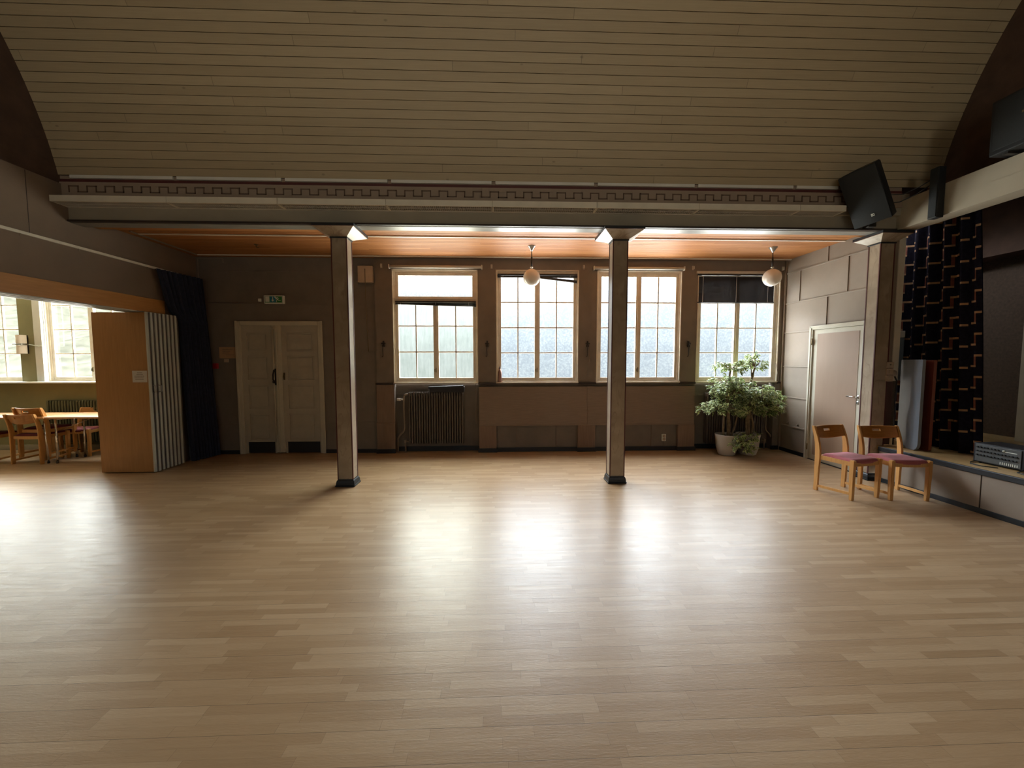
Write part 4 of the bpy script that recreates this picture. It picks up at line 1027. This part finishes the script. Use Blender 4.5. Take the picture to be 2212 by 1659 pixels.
def table(x0, x1, y0, y1, lab):
    zt = .725
    t = thing('folding_table', ((x0+x1)/2, (y0+y1)/2, 0), lab, 'table', 'beech tables in the side room')
    MB().box(x0, x1, y0, y1, zt-.026, zt, bev=.004).build('tabletop', M['table'], t)
    for x in (x0+.07, x1-.07):
        for y in (y0+.08, y1-.08):
            l = MB().tube([(x, y, zt-.026), (x, y, .42), (x+(.014 if x > x0+.5 else -.014), y, .02)], .0135, 12).build('leg', M['chrome'], t)
            MB().lathe([(0, 0), (.016, 0), (.016, .03), (0, .03)], x+(.014 if x > x0+.5 else -.014), y, 12).build('foot_cap', M['black'], l)
        MB().tube([(x, y0+.08, zt-.05), (x, y1-.08, zt-.05)], .012, 10).build('cross_tube', M['chrome'], t)
    MB().tube([(x0+.08, y0+.1, .50), (x0+.48, (y0+y1)/2, zt-.03)], .004, 6).tube([(x1-.08, y0+.1, .50), (x1-.48, (y0+y1)/2, zt-.03)], .004, 6).build('brace', M['chrome'], t)
    return t
table(-6.86, -5.46, 5.87, 6.42, 'beech topped table with chrome legs partly behind the folding partition')
table(-8.28, -6.88, 5.87, 6.42, 'beech topped table with chrome legs behind the chairs at the left edge')

# ------------------------------------------------------------------ chairs
def make_chair(lab, seatm, group):
    t = thing('chair', (0, 0, 0), lab, 'chair', group)
    hw, hf = .2325, .215                       # rear / front half width
    ry, fy = .185, -.185
    tk = .026
    # rear leg + post: side profile in YZ
    def post(sx):
        cl = [(0, .0), (.10, -.004), (.30, -.006), (.42, -.010), (.50, -.008), (.58, .002), (.66, .020), (.725, .042), (.775, .058)]
        wd = [.024, .025, .028, .032, .031, .028, .025, .022, .017]
        mb = MB(); rings = []
        for (z, dy), w in zip(cl, wd):
            xo = sx*hw; xi = xo-sx*tk
            rings.append([(xo, ry+dy-w, z), (xo, ry+dy+w, z), (xi, ry+dy+w, z), (xi, ry+dy-w, z)])
        V = mb.grid(rings, False, False, True); mb.bm.faces.new(V[0]); mb.bm.faces.new(V[-1][::-1])
        bmesh.ops.recalc_face_normals(mb.bm, faces=list(mb.bm.faces))
        es = [e for e in mb.bm.edges if abs((e.verts[0].co-e.verts[1].co).z) > .02 or e.calc_length() < .08 and e.is_manifold and e.calc_face_angle(0) > 1]
        bmesh.ops.bevel(mb.bm, geom=es, offset=.005, segments=2, affect='EDGES')
        return mb
    def front(sx):
        mb = MB(); rings = []
        for z, w, o in ((0, .017, -.006), (.08, .020, -.004), (.30, .024, 0), (.455, .026, .0)):
            xo = sx*(hf+o); xi = xo-sx*(tk+.010)
            rings.append([(xo, fy-w, z), (xo, fy+w, z), (xi, fy+w, z), (xi, fy-w, z)])
        V = mb.grid(rings, False, False, True); mb.bm.faces.new(V[0]); mb.bm.faces.new(V[-1][::-1])
        bmesh.ops.recalc_face_normals(mb.bm, faces=list(mb.bm.faces))
        bmesh.ops.bevel(mb.bm, geom=[e for e in mb.bm.edges if e.is_manifold and e.calc_face_angle(0) > .8], offset=.005, segments=2, affect='EDGES')
        return mb
    for s in (-1, 1):
        post(s).build('leg', M['oak'], t); front(s).build('leg', M['oak'], t)
        st = MB(); a = [(s*(hf-.014), fy+.015, .075), (s*(hw-.013), ry-.02, .060)]
        rings = [[(x-.010, y, z-.014), (x+.010, y, z-.014), (x+.010, y, z+.014), (x-.010, y, z+.014)] for x, y, z in a]
        V = st.grid(rings, False, False, True); st.bm.faces.new(V[0]); st.bm.faces.new(V[-1][::-1]); st.build('stretcher', M['oak'], t)
        sr = MB(); a = [(s*(hf-.02), fy+.015, .412), (s*(hw-.02), ry-.015, .412)]
        rings = [[(x-.011, y, z-.026), (x+.011, y, z-.026), (x+.011, y, z+.022), (x-.011, y, z+.022)] for x, y, z in a]
        V = sr.grid(rings, False, False, True); sr.bm.faces.new(V[0]); sr.bm.faces.new(V[-1][::-1]); sr.build('seat_rail', M['oak'], t)
    # front and rear apron, front one curved downward
    for yy, nm in ((fy, 'apron'), (ry-.01, 'apron')):
        mb = MB(); n = 12; rings = []
        for k in range(n+1):
            x = -hf+.03+(2*hf-.06)*k/n; u = (k/n-.5)*2
            zb = .382+.004*u*u; zt_ = .430-(.012*(1-u*u) if yy < 0 else 0)
            rings.append([(x, yy-.011, zb), (x, yy+.011, zb), (x, yy+.011, zt_), (x, yy-.011, zt_)])
        V = mb.grid(rings, False, False, True); mb.bm.faces.new(V[0]); mb.bm.faces.new(V[-1][::-1]); mb.build(nm, M['oak'], t)
    # seat cushion
    mb = MB(); N = 18; top = []
    def outline(u, v):
        w = hf-.012+(hw-tk-.006-(hf-.012))*(v*.5+.5)
        # rounded front corners
        y = fy-.012+(ry-.03-(fy-.012))*(v*.5+.5)
        if v < -.7: y += .018*abs(u)**4*(-v-.7)/.3
        return u*w, y
    for i in range(N+1):
        row = []
        for j in range(N+1):
            u = -1+2*i/N; v = -1+2*j/N; x, y = outline(u, v)
            d = (1-abs(u)**5)*(1-abs(v)**5)
            z = .437+.033*max(0, d)**.4 - .020*(u*u < 2)*(1-u*u)*.55*(1 if v < .2 else 1)*.6
            row.append((x, y, z))
        top.append(row)
    mb.grid(top)
    bot = [[(p[0]*.985, p[1], .420 - .010*(1-(2*i/N-1)**2)) for p in r_] for i, r_ in enumerate(top)]
    mb.grid(bot)
    bmv = mb.bm; 
    for seq_t, seq_b in ((top[0], bot[0]), (top[-1], bot[-1]), ([r_[0] for r_ in top], [r_[0] for r_ in bot]), ([r_[-1] for r_ in top], [r_[-1] for r_ in bot])):
        mb.grid([seq_t, seq_b])
    mb.build('seat', seatm, t, weld=True)
    # curved back panel with hand slot
    mb = MB(); NX, NZ_ = 36, 12
    xs = [-(hw-tk)+2*(hw-tk)*k/NX for k in range(NX+1)]
    def yb(x, z): return ry+.012+.050*(1-(x/(hw-tk))**2) + (z-.64)*.32 - .012
    def zl(x, v):
        u = x/(hw-tk); zb = .645-.026*(1-u*u); zt_ = .772-.004*(1-u*u)
        return zb+(zt_-zb)*v
    def slot(i, j):
        x = abs(xs[i]+xs[i+1])/2; v = (j+.5)/NZ_
        return x < .046 and .56 < v < .76
    for side in (-.006, .006):
        vv = [[mb.bm.verts.new((x, yb(x, zl(x, j/NZ_))+side, zl(x, j/NZ_))) for j in range(NZ_+1)] for x in xs]
        for i in range(NX):
            for j in range(NZ_):
                if slot(i, j): continue
                f = mb.bm.faces.new([vv[i][j], vv[i+1][j], vv[i+1][j+1], vv[i][j+1]]); f.smooth = True
        if side < 0: v0 = vv
        else: v1 = vv
    def bridge(i0, j0, i1, j1): mb.bm.faces.new([v0[i0][j0], v0[i1][j1], v1[i1][j1], v1[i0][j0]])
    for i in range(NX): bridge(i, 0, i+1, 0); bridge(i, NZ_, i+1, NZ_)
    for j in range(NZ_): bridge(0, j, 0, j+1); bridge(NX, j, NX, j+1)
    for i in range(NX):
        for j in range(NZ_):
            if slot(i, j):
                for di, dj, e in ((1, 0, (i+1, j, i+1, j+1)), (-1, 0, (i, j, i, j+1)), (0, 1, (i, j+1, i+1, j+1)), (0, -1, (i, j, i+1, j))):
                    a, b = i+di, j+dj
                    if 0 <= a < NX and 0 <= b < NZ_ and not slot(a, b): bridge(*e)
    mb.build('backrest', M['oak_d'], t)
    return t
def setp(o, x, y, rz, z=0): o.location = (x, y, z); o.rotation_euler = (0, 0, math.radians(rz))
ch = make_chair('beech chair with pink wool seat, the left one of the pair by the pale door', M['seat'], 'pair of pink seated chairs')
setp(ch, 4.085, 4.215, 12)
c2 = copy_tree(ch); c2['label'] = 'beech chair with pink wool seat, the right one of the pair, nearer the stage'
setp(c2, 4.583, 4.15, -5)
c3 = make_chair('beech chair with dark red seat standing under the table, its back to the hall', M['seat_r'], 'beech chairs in the side room')
setp(c3, -7.185, 6.09, 178)
c4 = copy_tree(c3); c4['label'] = 'beech chair stacked on top of another at the side room table'; setp(c4, -7.15, 6.165, 176, .088)
c5 = copy_tree(c3); c5['label'] = 'beech chair cut off by the left edge of the photo'; setp(c5, -7.93, 6.09, 181)
c6 = copy_tree(c3); c6['label'] = 'beech chair on the window side of the side room table'; setp(c6, -6.97, 6.52, 8)

# ------------------------------------------------------------------ potted figs
def leaf(mb, p, d, up, L, Wd, idx):
    d = d.normalized(); s = d.cross(up)
    if s.length < .05: s = d.cross(Vector((1, 0, .2)))
    s.normalize(); n = s.cross(d)
    k = .22
    pts = [(0, 0, 0), (.30, .42, -.05), (.62, .36, -.10), (1, 0, -.22), (.62, -.36, -.10), (.30, -.42, -.05), (.45, 0, .05)]
    V = [p+d*(a*L)+s*(b*Wd)+n*(c_*L) for a, b, c_ in pts]
    vs = [mb.bm.verts.new(v) for v in V]
    E = [1, 1, 1, 1, 1, 1, 0]
    for a, b in ((0, 1), (1, 2), (2, 3), (3, 4), (4, 5), (5, 0)):
        f = mb.bm.faces.new([vs[a], vs[b], vs[6]]); f.smooth = True
        for lp, q_ in zip(f.loops, (a, b, 6)): lp[mb.uv].uv = (E[q_], idx+.5)
def fig(pos, clusters, trunks, lab, seed, r_top=.182, r_bot=.115, h=.345):
    rr = random.Random(seed); px_, py_ = pos
    t = thing('potted_fig', (px_, py_, 0), lab, 'potted plant', 'variegated figs in white pots')
    MB().lathe([(0, .0), (r_bot, .0), (r_bot+.012, .012), (r_bot+.045, .12), (r_top-.012, .26), (r_top, h-.01), (r_top-.002, h), (r_top-.016, h), (r_top-.02, h-.05), (0, h-.05)], px_, py_, 48).build('pot', M['pot'], t)
    MB().lathe([(0, h-.035), (r_top*.6, h-.033), (r_top-.018, h-.04)], px_, py_, 30).build('soil', M['soil'], t)
    tr = MB()
    for pts, r0, r1 in trunks:
        P = [Vector(p) for p in pts]; n = 14; Q = []
        for k in range(n+1):
            f = k/n*(len(P)-1); i = min(int(f), len(P)-2); a = f-i
            pr, nx = P[max(i-1, 0)], P[min(i+2, len(P)-1)]
            q_ = 0.5*((2*P[i])+(-pr+P[i+1])*a+(2*pr-5*P[i]+4*P[i+1]-nx)*a*a+(-pr+3*P[i]-3*P[i+1]+nx)*a**3)
            Q.append(q_)
        tr.tube(Q, 0, 10, radii=[r0+(r1-r0)*k/n for k in range(n+1)])
    mb = MB(); tw = MB(); idx = 0
    for (cx, cy, cz), (rx, ry_, rz), cnt, L0 in clusters:
        C_ = Vector((cx, cy, cz))
        nb = max(6, cnt//11)
        for b in range(nb):
            a = rr.uniform(0, 2*PI); el = math.asin(rr.uniform(-.75, 1))
            d = Vector((math.cos(a)*math.cos(el), math.sin(a)*math.cos(el), math.sin(el)))
            tip = C_+Vector((d.x*rx, d.y*ry_, d.z*rz))*rr.uniform(.55, 1.12)
            st = C_+Vector((d.x*rx*.1, d.y*ry_*.1, -rz*.35))
            mid = (st+tip)/2+Vector((0, 0, rz*.25)); end = tip+Vector((d.x*.02, d.y*.02, -.03))
            Q = [st, mid, tip, end]
            tw.tube(Q, 0, 5, radii=[.004, .003, .002, .001])
            for k in range(cnt//nb):
                f = rr.uniform(.25, 1.0)**.7; f3 = f*3; i = min(int(f3), 2); p = Q[i].lerp(Q[i+1], f3-i)
                dd = Vector((d.x+rr.gauss(0, .7), d.y+rr.gauss(0, .7), -.25+rr.gauss(0, .45)))
                p = p+Vector((rr.gauss(0, .012), rr.gauss(0, .012), rr.gauss(0, .012)))
                leaf(mb, p, dd, Vector((rr.gauss(0, .3), rr.gauss(0, .3), 1)), L0*rr.uniform(.7, 1.2), L0*rr.uniform(.38, .5), idx); idx += 1
    tr.build('trunk', M['bark'], t); tw.build('twigs', M['bark'], t)
    mb.build('foliage', M['leaf'], t, normals=False)
    return t
Yp = 6.08
zb = .30
fig((3.79, Yp), [((3.83, Yp-.02, 1.465), (.27, .20, .12), 330, .070), ((3.86, Yp, 1.08), (.34, .26, .21), 1100, .070), ((3.66, Yp-.05, .80), (.38, .26, .15), 750, .066), ((3.90, Yp-.25, .23), (.20, .11, .17), 360, .064), ((3.74, Yp, 1.22), (.24, .18, .13), 300, .066)],
    [([(3.73, Yp, zb), (3.71, Yp-.02, .5), (3.74, Yp, .75), (3.78, Yp, 1.0)], .018, .013), ([(3.80, Yp-.02, zb), (3.80, Yp-.02, .5), (3.79, Yp, .8), (3.78, Yp, 1.1), (3.80, Yp, 1.3), (3.81, Yp, 1.45)], .030, .013), ([(3.86, Yp, zb), (3.92, Yp, .5), (3.95, Yp, .7), (3.88, Yp, .95)], .016, .012), ([(3.79, Yp-.03, zb), (3.83, Yp, .5), (3.80, Yp, .7)], .018, .012),
     ([(3.90, Yp-.02, zb), (3.95, Yp-.12, .40), (3.97, Yp-.22, .36)], .006, .004)],
    'variegated fig in a white pot, the left of the pair, with wider lower crown', 21)
fig((4.16, Yp+.02), [((4.22, Yp, 1.53), (.16, .14, .19), 300, .068), ((4.25, Yp-.05, .96), (.36, .26, .22), 1150, .070), ((4.36, Yp-.08, .80), (.28, .22, .18), 620, .066), ((4.06, Yp-.1, .82), (.24, .2, .18), 420, .066), ((4.04, Yp-.22, .36), (.14, .09, .08), 60, .064)],
    [([(4.15, Yp, zb), (4.14, Yp, .55), (4.17, Yp, .85), (4.16, Yp, 1.15), (4.18, Yp, 1.30), (4.22, Yp, 1.45)], .034, .013), ([(4.20, Yp+.02, zb), (4.22, Yp, .5), (4.17, Yp, .72), (4.20, Yp, .95)], .026, .012), ([(4.12, Yp-.02, zb), (4.11, Yp, .5), (4.13, Yp, .75)], .02, .012), ([(4.17, Yp, 1.3), (4.16, Yp, 1.42), (4.14, Yp, 1.50)], .010, .006)],
    'variegated fig in a white pot, the right of the pair, with taller top tuft', 44)

# ------------------------------------------------------------------ rest of the hall behind the camera
RW = [(-2.45, -1.3), (1.3, 2.45)]  # unseen openings added as fill light for floor, vault and beam
w = MB(); wall_pieces(w, LX, XR+3, 0, 7.6, [(a, b, 1.5, 3.2) for a, b in RW], YB-.2, YB)
struct('wall_front', w, M['wall_side'], 'wall of the hall behind the viewer')
for k, (a, b) in enumerate(RW):
    window(8+k, a, b, (2.70, 2.27, 1.86), 'added window behind the viewer, lets in fill light', (M['clear'],)*2, z0=1.5, z1=3.2, y=YB-.1)

# ------------------------------------------------------------------ outdoors
hb = MB(); rr = random.Random(4)
NXh, NYh = 90, 30
def hill(x, y):
    k = max(0., min(1., (-.62*y-x)/3.)); k = k*k*(3-2*k)          # the bank dies away to the right
    return -1.3+(y-13)*(-.02+.38*k)*(.9+.1*math.sin(x*.8+y*.3))+k*1.5
hb.grid([[(-52+46*i/NXh, 13+40*j/NYh, hill(-52+46*i/NXh, 13+40*j/NYh)+rr.uniform(-.2, .2)) for j in range(NYh+1)] for i in range(NXh+1)])
struct('ground', hb, M['grass'], 'grassy bank outside the windows')

# ------------------------------------------------------------------ sky
wd = bpy.data.worlds.new('World'); sc.world = wd; wd.use_nodes = True
t = NT(wd); bg = t.n['Background']
g = t.new('ShaderNodeTexCoord'); sp = t.new('ShaderNodeSeparateXYZ', {0: g.outputs['Generated']})
SKY = 22.
GR = 15.                                    # unseen glow added below the horizon, lights the ceilings through the windows
zz = t.math('MULTIPLY_ADD', sp.outputs[2], .5, .5)
f = t.ramp(zz, [(0., (GR, GR*.95, GR*.84)), (.41, (GR, GR*.95, GR*.84)), (.465, (.54, .57, .57)), (.51, (.60, .64, .65)), (.5435, (.78, .84, .86)), (.575, (.98, 1.04, 1.06)), (.605, (1.6, 1.65, 1.7)), (.69, (SKY*.98, SKY, SKY)), (.9, (SKY*.98, SKY, SKY))])
t.l.new(f, bg.inputs[0]); bg.inputs[1].default_value = 1.

def portal(x0, x1, z0, z1, y):
    l = bpy.data.lights.new('window_daylight', 'AREA'); l.shape = 'RECTANGLE'; l.size = x1-x0; l.size_y = z1-z0
    l.cycles.is_portal = True
    o = bpy.data.objects.new('window_daylight', l); col.objects.link(o)
    o.location = ((x0+x1)/2, y, (z0+z1)/2); o.rotation_euler = (-PI/2 if y > 0 else PI/2, 0, 0)
for a, b in WX: portal(a, b, ZS, ZH, FW+.14)
for a, b in LW: portal(a, b, 1.21, 3.0, LB+.24)
for a, b in RW:
    portal(a, b, 1.5, 3.2, YB-.22)

# ------------------------------------------------------------------ camera
cam = bpy.data.cameras.new('camera'); co = bpy.data.objects.new('camera', cam); col.objects.link(co)
cam.sensor_fit = 'HORIZONTAL'; cam.sensor_width = 36; cam.lens = 813.05/2212*36
cam.clip_start = .05; cam.clip_end = 200
yaw, pitch, roll = .0341, .0623, .0012
co.matrix_world = Matrix.Translation((0, 0, 1.57)) @ Matrix.Rotation(-yaw, 4, 'Z') @ Matrix.Rotation(PI/2-pitch, 4, 'X') @ Matrix.Rotation(-roll, 4, 'Z')
sc.camera = co

sc.view_settings.view_transform = 'Standard'; sc.view_settings.look = 'None'
sc.view_settings.gamma = 1; sc.view_settings.use_curve_mapping = False
sc.view_settings.exposure = 0.85
sc.cycles.use_denoising = True
sc.cycles.use_adaptive_sampling = True; sc.cycles.adaptive_threshold = .05; sc.cycles.adaptive_min_samples = 16
sc.cycles.max_bounces = 7; sc.cycles.diffuse_bounces = 4; sc.cycles.glossy_bounces = 3
sc.cycles.transparent_max_bounces = 12; sc.cycles.transmission_bounces = 4
sc.cycles.sample_clamp_indirect = 6.; sc.cycles.caustics_reflective = False; sc.cycles.caustics_refractive = False
